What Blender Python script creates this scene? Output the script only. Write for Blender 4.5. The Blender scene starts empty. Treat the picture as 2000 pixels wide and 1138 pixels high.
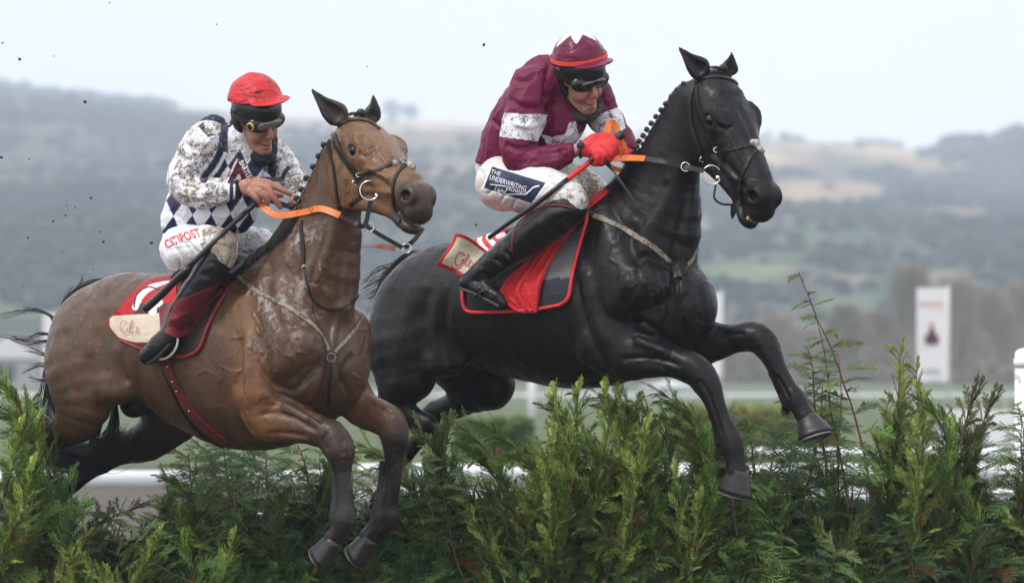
import bpy, math, random
import numpy as np
from mathutils import Vector, Matrix
from mathutils.bvhtree import BVHTree
from math import radians as R, sin, cos, pi
random.seed(4); RNG = np.random.default_rng(7)
S = bpy.context.scene
COL = S.collection

# ---------------------------------------------------------------- camera (long lens, low at the fence)
HC, F, HOR, SC = 1.60, 11778.0, 690.0, 471.0      # eye height, focal length in photo px, horizon row, px per metre at 25 m
cd = bpy.data.cameras.new('camera'); cam = bpy.data.objects.new('camera', cd); COL.objects.link(cam)
cam.location = (0, 0, HC); cam.rotation_euler = (R(90), 0, 0)
cd.sensor_width = 36; cd.lens = F * 36 / 2000; cd.shift_y = (HOR - 569) / 2000
cd.clip_start = .5; cd.clip_end = 30000
cd.dof.use_dof = True; cd.dof.focus_distance = 25.1; cd.dof.aperture_fstop = 5.0
S.camera = cam
S.cycles.volume_bounces = 3; S.cycles.transparent_max_bounces = 12

# ---------------------------------------------------------------- overcast daylight
w = bpy.data.worlds.new('World'); S.world = w; w.use_nodes = True
nt = w.node_tree; nt.nodes.clear()
wo = nt.nodes.new('ShaderNodeOutputWorld'); bg = nt.nodes.new('ShaderNodeBackground')
sky = nt.nodes.new('ShaderNodeTexSky'); sky.sky_type = 'NISHITA'; sky.sun_disc = False
sky.sun_elevation = R(52); sky.sun_rotation = R(241); sky.air_density = 1.2; sky.dust_density = 3
tc = nt.nodes.new('ShaderNodeTexCoord'); mp = nt.nodes.new('ShaderNodeMapping'); mp.inputs['Scale'].default_value = (1, 1, 3.5)
nz = nt.nodes.new('ShaderNodeTexNoise'); nz.inputs['Scale'].default_value = 2.2; nz.inputs['Detail'].default_value = 4
cr = nt.nodes.new('ShaderNodeValToRGB')
cr.color_ramp.elements[0].position = .3; cr.color_ramp.elements[0].color = (10.6, 10.8, 11.5, 1)
cr.color_ramp.elements[1].position = .75; cr.color_ramp.elements[1].color = (12.6, 12.6, 12.9, 1)
mx = nt.nodes.new('ShaderNodeMix'); mx.data_type = 'RGBA'; mx.inputs['Factor'].default_value = .9
nt.links.new(tc.outputs['Generated'], mp.inputs['Vector']); nt.links.new(mp.outputs[0], nz.inputs['Vector'])
nt.links.new(nz.outputs['Fac'], cr.inputs['Fac']); nt.links.new(sky.outputs[0], mx.inputs['A']); nt.links.new(cr.outputs[0], mx.inputs['B'])
nt.links.new(mx.outputs['Result'], bg.inputs['Color']); bg.inputs['Strength'].default_value = .09
nt.links.new(bg.outputs[0], wo.inputs['Surface'])
sl = bpy.data.lights.new('sun', 'SUN'); sun = bpy.data.objects.new('sun', sl); COL.objects.link(sun)
sl.energy = 1.5; sl.angle = R(10); sl.color = (1, .97, .93)
sun.rotation_euler = Vector((.55, .30, -.80)).to_track_quat('-Z', 'Y').to_euler()
S.view_settings.view_transform = 'Standard'; S.view_settings.look = 'None'
S.view_settings.exposure = 0.57; S.view_settings.gamma = 1.0
# ---------------------------------------------------------------- helpers
def tag(o, label=None, cat=None, group=None, kind=None):
    if label: o['label'] = label
    if cat: o['category'] = cat
    if group: o['group'] = group
    if kind: o['kind'] = kind
    return o
def empty(name, loc, label, cat, group=None):
    o = bpy.data.objects.new(name, None); COL.objects.link(o); o.location = loc; o.empty_display_size = .1
    bpy.context.view_layer.update()
    return tag(o, label, cat, group)
def W(p, Yb):
    """body space (x right, y away, z up, in photo px at 25 m) -> world metres"""
    p = np.atleast_2d(np.asarray(p, float)); Y = Yb + p[:, 1] / SC
    return np.stack([(p[:, 0] - 1000) * Y / F, Y, HC + (HOR + p[:, 2]) * Y / F], 1)
def link(name, me, mat=None, parent=None):
    o = bpy.data.objects.new(name, me); COL.objects.link(o)
    if mat: me.materials.append(mat)
    if parent:
        o.parent = parent
        o.matrix_parent_inverse = Matrix.Translation(-parent.location) if parent.parent is None else (Matrix.Translation(-parent.location) if parent.type == 'EMPTY' else Matrix())
    return o
def mesh(name, V, Fc, smooth=True, col=None, alpha=None):
    me = bpy.data.meshes.new(name)
    Fc = np.asarray(Fc) if not isinstance(Fc, list) else Fc
    V = np.asarray(V, dtype=np.float32)
    if isinstance(Fc, np.ndarray):
        n, k = Fc.shape
        me.vertices.add(len(V)); me.vertices.foreach_set('co', V.ravel())
        me.loops.add(n * k); me.loops.foreach_set('vertex_index', Fc.astype(np.int32).ravel())
        me.polygons.add(n); me.polygons.foreach_set('loop_start', np.arange(0, n * k, k, dtype=np.int32))
        me.update(calc_edges=True)
    else:
        me.from_pydata(V.tolist(), [], Fc)
    me.polygons.foreach_set('use_smooth', [smooth] * len(me.polygons))
    if col is not None:
        a = me.color_attributes.new('Col', 'FLOAT_COLOR', 'POINT')
        c = np.ones((len(V), 4), np.float32); c[:, :3] = col
        if alpha is not None: c[:, 3] = alpha
        a.data.foreach_set('color', c.ravel())
    me.validate(); me.update()
    return me

ORD = 'first second third fourth fifth sixth seventh eighth ninth tenth eleventh twelfth thirteenth fourteenth fifteenth sixteenth seventeenth eighteenth nineteenth twentieth'.split() + ['twenty-' + w_ for w_ in 'first second third fourth fifth sixth seventh eighth ninth'.split()] + ['thirtieth', 'thirty-first', 'thirty-second', 'thirty-third', 'thirty-fourth']
def number_labels(items):
    """items: (object, kind phrase, place phrase, x): label every look-alike by its order from the left"""
    d = {}
    for o, k, wh, x in items: d.setdefault((k, wh), []).append((x, o))
    for (k, wh), L_ in d.items():
        L_.sort(key=lambda q: q[0])
        for i, (x, o) in enumerate(L_): o['label'] = (f'{ORD[i]} {k} from the left, {wh}' if len(L_) > 1 else f'{k} {wh}')
# ---- materials
def M(name, color=(.5, .5, .5), rough=.6, metal=0, spec=.5, attr=False, bump=None, mud=None, coat=0, sheen=0, var=0, varscale=30, trans=0, extra=None):
    """bump=(scale, strength[, distance]); mud=(scale, threshold, colour)"""
    m = bpy.data.materials.new(name); m.use_nodes = True; n = m.node_tree; N = n.nodes; L = n.links
    b = N['Principled BSDF']; b.inputs['Roughness'].default_value = rough; b.inputs['Metallic'].default_value = metal
    b.inputs['Specular IOR Level'].default_value = spec; b.inputs['Coat Weight'].default_value = coat; b.inputs['Coat Roughness'].default_value = .25
    b.inputs['Sheen Weight'].default_value = sheen
    b.inputs['Transmission Weight'].default_value = trans
    geo = N.new('ShaderNodeNewGeometry')
    def noise(sc, det=4, rough_=.55, vec=None):
        t = N.new('ShaderNodeTexNoise'); t.inputs['Scale'].default_value = sc; t.inputs['Detail'].default_value = det; t.inputs['Roughness'].default_value = rough_
        L.new(vec or geo.outputs['Position'], t.inputs['Vector']); return t
    def mix(a, bb, f, mode='MIX'):
        x = N.new('ShaderNodeMix'); x.data_type = 'RGBA'; x.blend_type = mode
        for s, v in (('A', a), ('B', bb)):
            if isinstance(v, tuple): x.inputs[s].default_value = (*v[:3], 1)
            else: L.new(v, x.inputs[s])
        if isinstance(f, (int, float)): x.inputs['Factor'].default_value = f
        else: L.new(f, x.inputs['Factor'])
        return x.outputs['Result']
    def ramp(src, a, b_):
        r = N.new('ShaderNodeMapRange'); r.inputs['From Min'].default_value = a; r.inputs['From Max'].default_value = b_; r.clamp = True
        L.new(src, r.inputs['Value']); return r.outputs['Result']
    if attr:
        at = N.new('ShaderNodeAttribute'); at.attribute_name = 'Col'; c = at.outputs['Color']; al = at.outputs['Alpha']
    else: c = color; al = None
    if var:
        nn = noise(varscale)
        r = ramp(nn.outputs['Fac'], .3, .7)
        g = N.new('ShaderNodeMapRange'); g.inputs['To Min'].default_value = 1 - var; g.inputs['To Max'].default_value = 1 + var; L.new(r, g.inputs['Value'])
        cc = N.new('ShaderNodeCombineColor'); [L.new(g.outputs['Result'], cc.inputs[i]) for i in range(3)]
        c = mix(c, cc.outputs[0], 1.0, 'MULTIPLY')
    if mud:
        for (ms, th, mc) in (mud if isinstance(mud, list) else [mud]):
            a1 = noise(ms, 5, .65); a2 = noise(ms * .13, 2)
            ad = N.new('ShaderNodeMath'); ad.operation = 'MULTIPLY_ADD'; L.new(a2.outputs['Fac'], ad.inputs[0]); ad.inputs[1].default_value = .60; L.new(a1.outputs['Fac'], ad.inputs[2])
            src = ad.outputs[0]
            if al is not None:
                mu = N.new('ShaderNodeMath'); mu.operation = 'MULTIPLY_ADD'; mu.inputs[1].default_value = .30; L.new(al, mu.inputs[0])
                m2 = N.new('ShaderNodeMath'); m2.operation = 'SUBTRACT'; L.new(src, mu.inputs[2]); L.new(mu.outputs[0], m2.inputs[0]); m2.inputs[1].default_value = .30; src = m2.outputs[0]
            f = ramp(src, th + .30, th + .33)
            c = mix(c, mc, f)
    if isinstance(c, tuple): b.inputs['Base Color'].default_value = (*c[:3], 1)
    else: L.new(c, b.inputs['Base Color'])
    if bump:
        prev = None
        for bb in (bump if isinstance(bump, list) else [bump]):
            sc, st = bb[0], bb[1]; dist = bb[2] if len(bb) > 2 else .01
            bn = N.new('ShaderNodeBump'); bn.inputs['Strength'].default_value = st; bn.inputs['Distance'].default_value = dist
            if len(bb) > 3 and bb[3] == 'vein':
                v = noise(sc, 2, .5)
                ab = N.new('ShaderNodeMath'); ab.operation = 'SUBTRACT'; ab.inputs[1].default_value = .5; L.new(v.outputs['Fac'], ab.inputs[0])
                a2 = N.new('ShaderNodeMath'); a2.operation = 'ABSOLUTE'; L.new(ab.outputs[0], a2.inputs[0])
                src = ramp(a2.outputs[0], .022, 0)
            elif len(bb) > 3 and bb[3] == 'fold':
                mpp = N.new('ShaderNodeMapping'); mpp.inputs['Rotation'].default_value = bb[4]; mpp.inputs['Scale'].default_value = bb[5]
                L.new(geo.outputs['Position'], mpp.inputs['Vector'])
                v = noise(sc, 3, .5, mpp.outputs[0]); v.inputs['Distortion'].default_value = .6; src = v.outputs['Fac']
            else:
                src = noise(sc, 4).outputs['Fac']
            L.new(src, bn.inputs['Height'])
            if prev: L.new(prev, bn.inputs['Normal'])
            prev = bn.outputs['Normal']
        L.new(prev, b.inputs['Normal'])
    if extra: extra(m, N, L, b, noise, mix, ramp, c, al)
    return m

# ---- implicit bodies: smooth unions of tapered elliptical tubes and ellipsoids, meshed with surface nets
def unit(v): v = np.asarray(v, float); return v / (np.linalg.norm(v) + 1e-12)
def cat(P, sub):
    P = np.asarray(P, float)
    if len(P) < 3 or sub < 2: return P
    out = []
    for i in range(len(P) - 1):
        p0, p1, p2, p3 = P[max(i - 1, 0)], P[i], P[i + 1], P[min(i + 2, len(P) - 1)]
        for t in np.linspace(0, 1, sub, endpoint=False):
            out.append(.5 * (2 * p1 + (p2 - p0) * t + (2 * p0 - 5 * p1 + 4 * p2 - p3) * t * t + (3 * p1 - p0 - 3 * p2 + p3) * t ** 3))
    out.append(P[-1]); return np.array(out)
class Body:
    def __init__(s): s.p = []
    def tube(s, pts, side=(0, 1, 0), k=14, col=None, sub=3, op=1, kin=None, kc=12):
        """pts rows: x, y, z, r_normal, r_side"""
        P = cat(np.array([(*q, q[3]) if len(q) == 4 else q for q in pts], float), sub); P[:, 3:] = np.maximum(P[:, 3:], .6)
        segs = []
        for a, b in zip(P[:-1], P[1:]):
            t = b[:3] - a[:3]; L = np.linalg.norm(t)
            if L < 1e-6: continue
            t = t / L; sd = np.asarray(side, float); sd = unit(sd - t * sd.dot(t)); n = np.cross(t, sd)
            segs.append((a[:3], t, L, sd, n, a[4], b[4], a[3], b[3]))
        lo = (P[:, :3] - P[:, 3:].max(1)[:, None]).min(0); hi = (P[:, :3] + P[:, 3:].max(1)[:, None]).max(0)
        s.p.append(dict(t=0, segs=segs, lo=lo, hi=hi, k=k, col=col, op=op, kin=kin if kin is not None else .5, kc=kc)); return s
    def ell(s, c, r, ax=None, k=14, col=None, op=1, kc=12):
        c = np.asarray(c, float); r = np.asarray(r, float); A = np.eye(3) if ax is None else np.array([unit(a) for a in ax])
        e = np.abs(A.T * r).sum(1) if ax is not None else r
        s.p.append(dict(t=1, c=c, r=r, A=A, lo=c - e, hi=c + e, k=k, col=col, op=op, kc=kc)); return s
    def cut(s, c, n, k=2, R_=140, col=None):
        """remove everything on the n side of a plane through c"""
        c = np.asarray(c, float); s.p.append(dict(t=2, c=c, n=unit(n), lo=c - R_, hi=c + R_, k=k, col=col, op=-1, kc=3)); return s
    @staticmethod
    def ev(p, X, Y, Z):
        if p['t'] == 2: return -((X - p['c'][0]) * p['n'][0] + (Y - p['c'][1]) * p['n'][1] + (Z - p['c'][2]) * p['n'][2])
        if p['t'] == 1:
            d = [X - p['c'][0], Y - p['c'][1], Z - p['c'][2]]; k0 = 0; k1 = 0
            for a, r in zip(p['A'], p['r']):
                q = (d[0] * a[0] + d[1] * a[1] + d[2] * a[2]) / r; k0 = k0 + q * q; k1 = k1 + (q / r) ** 2
            k0 = np.sqrt(k0); k1 = np.sqrt(k1) + 1e-6
            return np.where(k0 < .05, -p['r'].min(), k0 * (k0 - 1) / k1)
        D = None
        for (a, t, L, sd, n, rs0, rs1, rn0, rn1) in p['segs']:
            x, y, z = X - a[0], Y - a[1], Z - a[2]
            u = x * t[0] + y * t[1] + z * t[2]; h = np.clip(u / L, 0, 1)
            rs = rs0 + (rs1 - rs0) * h; rn = rn0 + (rn1 - rn0) * h; rt = np.minimum(rs, rn)
            qt = (u - h * L) / rt; qs = (x * sd[0] + y * sd[1] + z * sd[2]) / rs; qn = (x * n[0] + y * n[1] + z * n[2]) / rn
            k0 = np.sqrt(qs * qs + qn * qn + qt * qt); k1 = np.sqrt((qs / rs) ** 2 + (qn / rn) ** 2 + (qt / rt) ** 2) + 1e-6
            d = np.where(k0 < .05, -rt, k0 * (k0 - 1) / k1)
            if D is None: D = d
            else:
                kk = p['kin']; hh = np.clip(.5 + .5 * (D - d) / kk, 0, 1); D = D + (d - D) * hh - kk * hh * (1 - hh)
        return D
    def run(s, X, Y, Z, D, C=None):
        return
    def build(s, vox, base=(.5, .5, .5), disp=None):
        lo = np.min([p['lo'] for p in s.p if p['op'] > 0], 0) - 4 * vox; hi = np.max([p['hi'] for p in s.p if p['op'] > 0], 0) + 4 * vox
        n = np.ceil((hi - lo) / vox).astype(int) + 1
        ax = [(lo[i] + vox * np.arange(n[i])).astype(np.float32) for i in range(3)]
        G = np.full(n, 3 * vox + 20, np.float32)
        for p in s.p:
            m = p['k'] + 2.5 * vox
            i0 = np.maximum(((p['lo'] - m - lo) / vox).astype(int), 0); i1 = np.minimum(((p['hi'] + m - lo) / vox).astype(int) + 2, n)
            if (i1 <= i0).any(): continue
            sl_ = tuple(slice(a, b) for a, b in zip(i0, i1))
            X, Y, Z = ax[0][sl_[0]][:, None, None], ax[1][sl_[1]][None, :, None], ax[2][sl_[2]][None, None, :]
            d = Body.ev(p, X, Y, Z).astype(np.float32); g = G[sl_]; k = max(p['k'], .5)
            if p['op'] > 0:
                h = np.clip(.5 + .5 * (g - d) / k, 0, 1); G[sl_] = g + (d - g) * h - k * h * (1 - h)
            else:
                h = np.clip(.5 - .5 * (g + d) / k, 0, 1); G[sl_] = g + (-d - g) * h + k * h * (1 - h)
        V, Q = nets(G); V = V * vox + lo
        C = None
        if base is not None: C = s.paint(V, base)
        return V, Q, C
    def paint(s, V, base):
        D = np.full(len(V), 60.); C = np.tile(np.asarray(base, float), (len(V), 1))
        for p in s.p:
            if p['op'] < 0:
                if p['col'] is not None:
                    d = Body.ev(p, V[:, 0], V[:, 1], V[:, 2]); h = np.clip(.5 - d / p['kc'], 0, 1)[:, None]; C = C + (np.asarray(p['col']) - C) * h
                continue
            m = 40
            idx = np.where(((V > p['lo'] - m) & (V < p['hi'] + m)).all(1))[0]
            if not len(idx): continue
            v = V[idx]; d = Body.ev(p, v[:, 0], v[:, 1], v[:, 2]); g = D[idx]
            if p['col'] is not None:
                h = np.clip(.5 + .5 * (g - d) / p['kc'], 0, 1)[:, None]; C[idx] += (np.asarray(p['col']) - C[idx]) * h
            elif p.get('base', True):
                h = np.clip(.5 + .5 * (g - d) / p['kc'], 0, 1)[:, None]; C[idx] += (np.asarray(base) - C[idx]) * h
            D[idx] = np.minimum(g, d)
        return C
def nets(G):
    s = G < 0; a = s[:-1, :-1, :-1]; anyi = a.copy(); alli = a.copy()
    for dx in (0, 1):
        for dy in (0, 1):
            for dz in (0, 1):
                c = s[dx:s.shape[0] - 1 + dx, dy:s.shape[1] - 1 + dy, dz:s.shape[2] - 1 + dz]
                anyi |= c; alli &= c
    I = np.argwhere(anyi & ~alli); idx = np.full(a.shape, -1, np.int32); idx[I[:, 0], I[:, 1], I[:, 2]] = np.arange(len(I))
    acc = np.zeros((len(I), 3)); cnt = np.zeros(len(I))
    cor = [(x, y, z) for x in (0, 1) for y in (0, 1) for z in (0, 1)]
    val = {c: G[I[:, 0] + c[0], I[:, 1] + c[1], I[:, 2] + c[2]].astype(float) for c in cor}
    for c in cor:
        for ax in range(3):
            if c[ax]: continue
            e = list(c); e[ax] = 1; v0, v1 = val[c], val[tuple(e)]; m = (v0 < 0) != (v1 < 0)
            t = np.where(m, v0 / np.where(m, v0 - v1, 1), 0); P = np.tile(np.array(c, float), (len(I), 1)); P[:, ax] = t
            acc[m] += P[m]; cnt[m] += 1
    V = I + acc / np.maximum(cnt, 1)[:, None]; Q = []
    for ax in range(3):
        n = list(s.shape); sl0 = [slice(1, -1)] * 3; sl1 = [slice(1, -1)] * 3
        sl0[ax] = slice(0, n[ax] - 1); sl1[ax] = slice(1, n[ax])
        e0, e1 = s[tuple(sl0)], s[tuple(sl1)]; E = np.argwhere(e0 != e1)
        if not len(E): continue
        sg = e0[E[:, 0], E[:, 1], E[:, 2]]; off = np.ones(3, int); off[ax] = 0; E = E + off
        b, c = (ax + 1) % 3, (ax + 2) % 3
        db = np.zeros(3, int); db[b] = 1; dc = np.zeros(3, int); dc[c] = 1
        g = lambda q: idx[q[:, 0], q[:, 1], q[:, 2]]
        q = np.stack([g(E - db - dc), g(E - dc), g(E), g(E - db)], 1)
        q[~sg] = q[~sg][:, ::-1]; Q.append(q)
    Q = np.concatenate(Q); return V, Q[(Q >= 0).all(1)]
def vnormals(V, Q):
    n = np.cross(V[Q[:, 2]] - V[Q[:, 0]], V[Q[:, 3]] - V[Q[:, 1]]); N = np.zeros_like(V)
    for i in range(4): np.add.at(N, Q[:, i], n)
    return N / (np.linalg.norm(N, axis=1)[:, None] + 1e-9)
def pdist(V, pts, sub=5):
    """distance in the picture plane to a curve, and where along it (0..1)"""
    P = cat(np.array(pts, float)[:, :2], sub); x, z = V[:, 0], -V[:, 2]; D = np.full(len(V), 1e9); T = np.zeros(len(V)); n = len(P) - 1
    for i in range(n):
        a, b = P[i], P[i + 1]; e = b - a; t = np.clip(((x - a[0]) * e[0] + (z - a[1]) * e[1]) / (e.dot(e) + 1e-9), 0, 1)
        d = np.hypot(x - a[0] - t * e[0], z - a[1] - t * e[1]); m = d < D; D[m] = d[m]; T[m] = ((i + t) / n)[m]
    return D, T
def carve(V, Nn, strokes):
    """push muscle edges, veins and creases into (-) or out of (+) the camera-side surface: (points, width, height)"""
    amt = np.zeros(len(V)); face = np.clip(-Nn[:, 1] * 2.2 + .2, 0, 1); x, z = V[:, 0], -V[:, 2]
    for pts, w_, h in strokes:
        q = np.array(pts, float); m = 3.2 * w_
        i = np.where((x > q[:, 0].min() - m) & (x < q[:, 0].max() + m) & (z > q[:, 1].min() - m) & (z < q[:, 1].max() + m) & (face > 0))[0]
        if not len(i): continue
        D, T = pdist(V[i], pts); amt[i] += h * np.exp(-(D / w_) ** 2) * np.clip(np.minimum(T, 1 - T) * 6, 0, 1) * face[i]
    return amt
def body_obj(name, B, vox, Yb, mat, parent=None, base=(.5, .5, .5), paint=None, strokes=None, disp=None):
    V, Q, C = B.build(vox, base); al = None
    if strokes or disp:
        Nn = vnormals(V, Q); V0 = V
        if strokes: V = V + Nn * carve(V, Nn, strokes)[:, None]
        if disp: V = V + Nn * disp(V, Nn)[:, None]
    if paint is not None:
        r = paint(V, C)
        if isinstance(r, tuple): C, al = r
        else: C = r
    me = mesh(name, W(V, Yb), Q, True, C, al); o = link(name, me, mat, parent)
    o_b = BVHTree.FromPolygons([tuple(v) for v in V], [tuple(q) for q in Q.tolist()])
    return o, o_b
def hit(bvh, x, y, Y0=-3000):
    """point and normal (body space) where the sight line through (x, y) first meets the surface"""
    r = bvh.ray_cast(Vector((x, Y0, -y)), Vector((0, 1, 0)))
    return (None, None) if r[0] is None else (np.array(r[0]), np.array(r[1]))

# ---- ribbons, tubes and sheets given in body space
def tubemesh(P, r, n=8, cap=True):
    P = np.asarray(P, float); r = np.broadcast_to(np.asarray(r, float), (len(P),)); V = []; Fc = []
    T = np.gradient(P, axis=0); T /= np.linalg.norm(T, axis=1)[:, None] + 1e-9
    u = unit(np.cross(T[0], (0, 0, 1) if abs(T[0][2]) < .9 else (1, 0, 0)))
    for i in range(len(P)):
        u = unit(u - T[i] * u.dot(T[i])); v = np.cross(T[i], u)
        for j in range(n):
            a = 2 * pi * j / n; V.append(P[i] + r[i] * (u * cos(a) + v * sin(a)))
    for i in range(len(P) - 1):
        for j in range(n):
            a = i * n + j; b = i * n + (j + 1) % n; Fc.append((a, b, b + n, a + n))
    if cap: Fc.append(tuple(range(n))[::-1]); Fc.append(tuple(range((len(P) - 1) * n, len(P) * n)))
    return V, Fc
class Flat(list): pass
def ribbonmesh(P, Nn, w, t=2.0):
    """flat strap: centre line P, face normals Nn, width w, thickness t"""
    P = np.asarray(P, float); Nn = np.asarray(Nn, float); w = np.broadcast_to(np.asarray(w, float), (len(P),)); V = []; Fc = []
    T = np.gradient(P, axis=0)
    for i in range(len(P)):
        n = unit(Nn[i]); b = unit(np.cross(n, T[i])) * w[i] / 2
        for (u, v) in ((-1, 0), (1, 0), (1, 1), (-1, 1)): V.append(P[i] + b * u + n * t * v)
    for i in range(len(P) - 1):
        for j in range(4):
            a = i * 4 + j; b = i * 4 + (j + 1) % 4; Fc.append((a, b, b + 4, a + 4))
    Fc.append((3, 2, 1, 0)); k = (len(P) - 1) * 4; Fc.append((k, k + 1, k + 2, k + 3))
    return V, Flat(Fc)
def merge(parts):
    V = []; Fc = []
    for v, f in parts:
        o = len(V); V += [tuple(q) for q in v]; Fc += [tuple(i + o for i in q) for q in f]
    return V, Fc
def add(name, vf, Yb, mat, parent=None, smooth=True, col=None):
    if isinstance(vf[1], Flat): smooth = False
    return link(name, mesh(name, W(np.array(vf[0]), Yb), [tuple(int(i) for i in q) for q in vf[1]], smooth, col), mat, parent)
def strap(bvh, pts, w, lift=1.0, t=2.5, sub=6):
    """strap laid on a surface along photo points"""
    Q = cat(np.array(pts, float), sub); P = []; Nn = []
    for q in Q:
        h, n = hit(bvh, q[0], q[1])
        if h is None: continue
        P.append(h + n * lift); Nn.append(n)
    P = np.array(P); Nn = np.array(Nn)
    for _ in range(3):
        Nn[1:-1] = (Nn[:-2] + Nn[1:-1] * 2 + Nn[2:]) / 4
        P[1:-1] = (P[:-2] + P[1:-1] * 2 + P[2:]) / 4
    return ribbonmesh(P, Nn, w, t)
def ballmesh(c, r, nu=12, nv=8):
    V = []; Fc = []; r = np.broadcast_to(np.asarray(r, float), (3,))
    for i in range(nv + 1):
        for j in range(nu):
            a = pi * i / nv; b = 2 * pi * j / nu; V.append((c[0] + r[0] * sin(a) * cos(b), c[1] + r[1] * sin(a) * sin(b), c[2] + r[2] * cos(a)))
    for i in range(nv):
        for j in range(nu):
            a = i * nu + j; b = i * nu + (j + 1) % nu; Fc.append((a, b, b + nu, a + nu))
    return V, Fc
def torusmesh(c, rad, r, ax1, ax2, n=28, m=8):
    P = [np.asarray(c) + rad * (np.asarray(ax1) * cos(2 * pi * i / n) + np.asarray(ax2) * sin(2 * pi * i / n)) for i in range(n + 1)]
    return tubemesh(P, r, m, False)
def vnoise(P, sc, seed=0):
    """cheap smooth value noise at points, -1..1"""
    P = np.asarray(P, float) / sc; I = np.floor(P).astype(int); f = P - I; f = f * f * (3 - 2 * f); out = 0
    for dx in (0, 1):
        for dy in (0, 1):
            for dz in (0, 1):
                h = ((I[:, 0] + dx) * 73856093 ^ (I[:, 1] + dy) * 19349663 ^ (I[:, 2] + dz) * 83492791 ^ seed * 2654435) & 0xffffff
                h = (h * 1103515245 + 12345) & 0x7fffffff; v = (h % 10007) / 5003.5 - 1
                out = out + v * (f[:, 0] if dx else 1 - f[:, 0]) * (f[:, 1] if dy else 1 - f[:, 1]) * (f[:, 2] if dz else 1 - f[:, 2])
    return out
# ---------------------------------------------------------------- ground, hills, air
def Wd(px, py, Y): return np.array(((px - 1000) * Y / F, Y, HC + (HOR - py) * Y / F))
def groundmat():
    def ex(m, N, L, b, noise, mix, ramp, c, al):
        sp = N.new('ShaderNodeSeparateXYZ'); L.new(N['Geometry'].outputs['Position'], sp.inputs[0])
        n = noise(.05, 4); ad = N.new('ShaderNodeMath'); ad.operation = 'MULTIPLY_ADD'; ad.inputs[1].default_value = 40; L.new(n.outputs['Fac'], ad.inputs[0]); L.new(sp.outputs['Y'], ad.inputs[2])
        soil = mix((.025, .020, .016), (.15, .13, .11), noise(14, 8, .8).outputs['Fac']); grass = mix((.06, .085, .035), (.11, .135, .06), noise(.6, 5).outputs['Fac'])
        pale = mix((.07, .10, .05), (.15, .165, .12), noise(.05, 5, .7).outputs['Fac'])
        x = mix(soil, grass, ramp(ad.outputs[0], 98, 108)); x = mix(x, pale, ramp(ad.outputs[0], 190, 240)); L.new(x, b.inputs['Base Color'])
    return M('turf_and_mud', rough=.9, spec=.2, bump=[(6, .6, .05), (40, .5, .02)], extra=ex)
g = mesh('ground', [(-1500, -40, 0), (1500, -40, 0), (1500, 3200, 0), (-1500, 3200, 0)], [(0, 1, 2, 3)], False)
tag(link('ground', g, groundmat()), kind='structure')
def hillmat():
    def ex(m, N, L, b, noise, mix, ramp, c, al):
        mp_ = N.new('ShaderNodeMapping'); mp_.inputs['Scale'].default_value = (1, .10, 1); L.new(N['Geometry'].outputs['Position'], mp_.inputs['Vector']); n = noise(.05, 6, .65, mp_.outputs[0]); bc = b.inputs['Base Color'].links[0].from_socket
        v = N.new('ShaderNodeTexVoronoi'); v.inputs['Scale'].default_value = .06; L.new(mp_.outputs[0], v.inputs['Vector'])
        cr = N.new('ShaderNodeMapRange'); cr.inputs['To Min'].default_value = .55; cr.inputs['To Max'].default_value = 1.45; L.new(ramp(v.outputs['Distance'], 0, .9), cr.inputs['Value'])
        cc = N.new('ShaderNodeCombineColor'); [L.new(cr.outputs['Result'], cc.inputs[i]) for i in range(3)]
        x = mix(bc, cc.outputs[0], .8, 'MULTIPLY'); x = mix(x, (.10, .085, .06), ramp(n.outputs['Fac'], .52, .7)); L.new(x, b.inputs['Base Color'])
    return M('hillside', rough=.95, spec=.1, attr=True, var=.25, varscale=.01, extra=ex)
M_hill = hillmat()
HILLS = []
def hill(name, ridge, Y0, Y1, col, pw=1.0, nx=380, ny=130):
    rx, ry = zip(*ridge); V = []; px = np.concatenate([np.linspace(-5200, -520, 40), np.linspace(-500, 2500, nx - 80), np.linspace(2520, 7200, 40)]); g_ = []
    for j in range(ny + 12):
        t = min(j / ny, 1); Y = Y0 + (Y1 - Y0) * j / ny
        for x in px:
            zr = (HOR - np.interp(x, rx, ry)) * Y1 / F + HC
            h = zr * t ** pw if j <= ny else zr - (j - ny) * 3
            V.append(((x - 1000) * Y / F, Y, h))
    V = np.array(V); n = vnoise(V * (1, 1, 0), 160, 5) * 7 + vnoise(V * (1, 1, 0), 60, 6) * 2.5; t = np.clip((V[:, 1] - Y0) / (Y1 - Y0), 0, 1); V[:, 2] += n * np.sin(pi * np.clip(t, 0, 1)) - .4
    Fc = np.array([(j * nx + i, j * nx + i + 1, (j + 1) * nx + i + 1, (j + 1) * nx + i) for j in range(ny + 11) for i in range(nx - 1)])
    X = 1000 + V[:, 0] * F / V[:, 1]; PY = HOR - (V[:, 2] - HC) * F / V[:, 1]; C = col(X, PY, V)
    HILLS.append((V[:(ny + 1) * nx], C[:(ny + 1) * nx], Y0, Y1)); return tag(link(name, mesh(name, V, Fc, True, C), M_hill), kind='structure')
WOOD = np.array((.012, .017, .014)); PAST = np.array((.085, .13, .05)); BRK = np.array((.30, .22, .13)); SCRUB = np.array((.055, .052, .03))
def blob(X, Y, cx, cy, rx, ry): return np.clip(1.4 - ((X - cx) / rx) ** 2 - ((Y - cy) / ry) ** 2, 0, 1)
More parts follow.
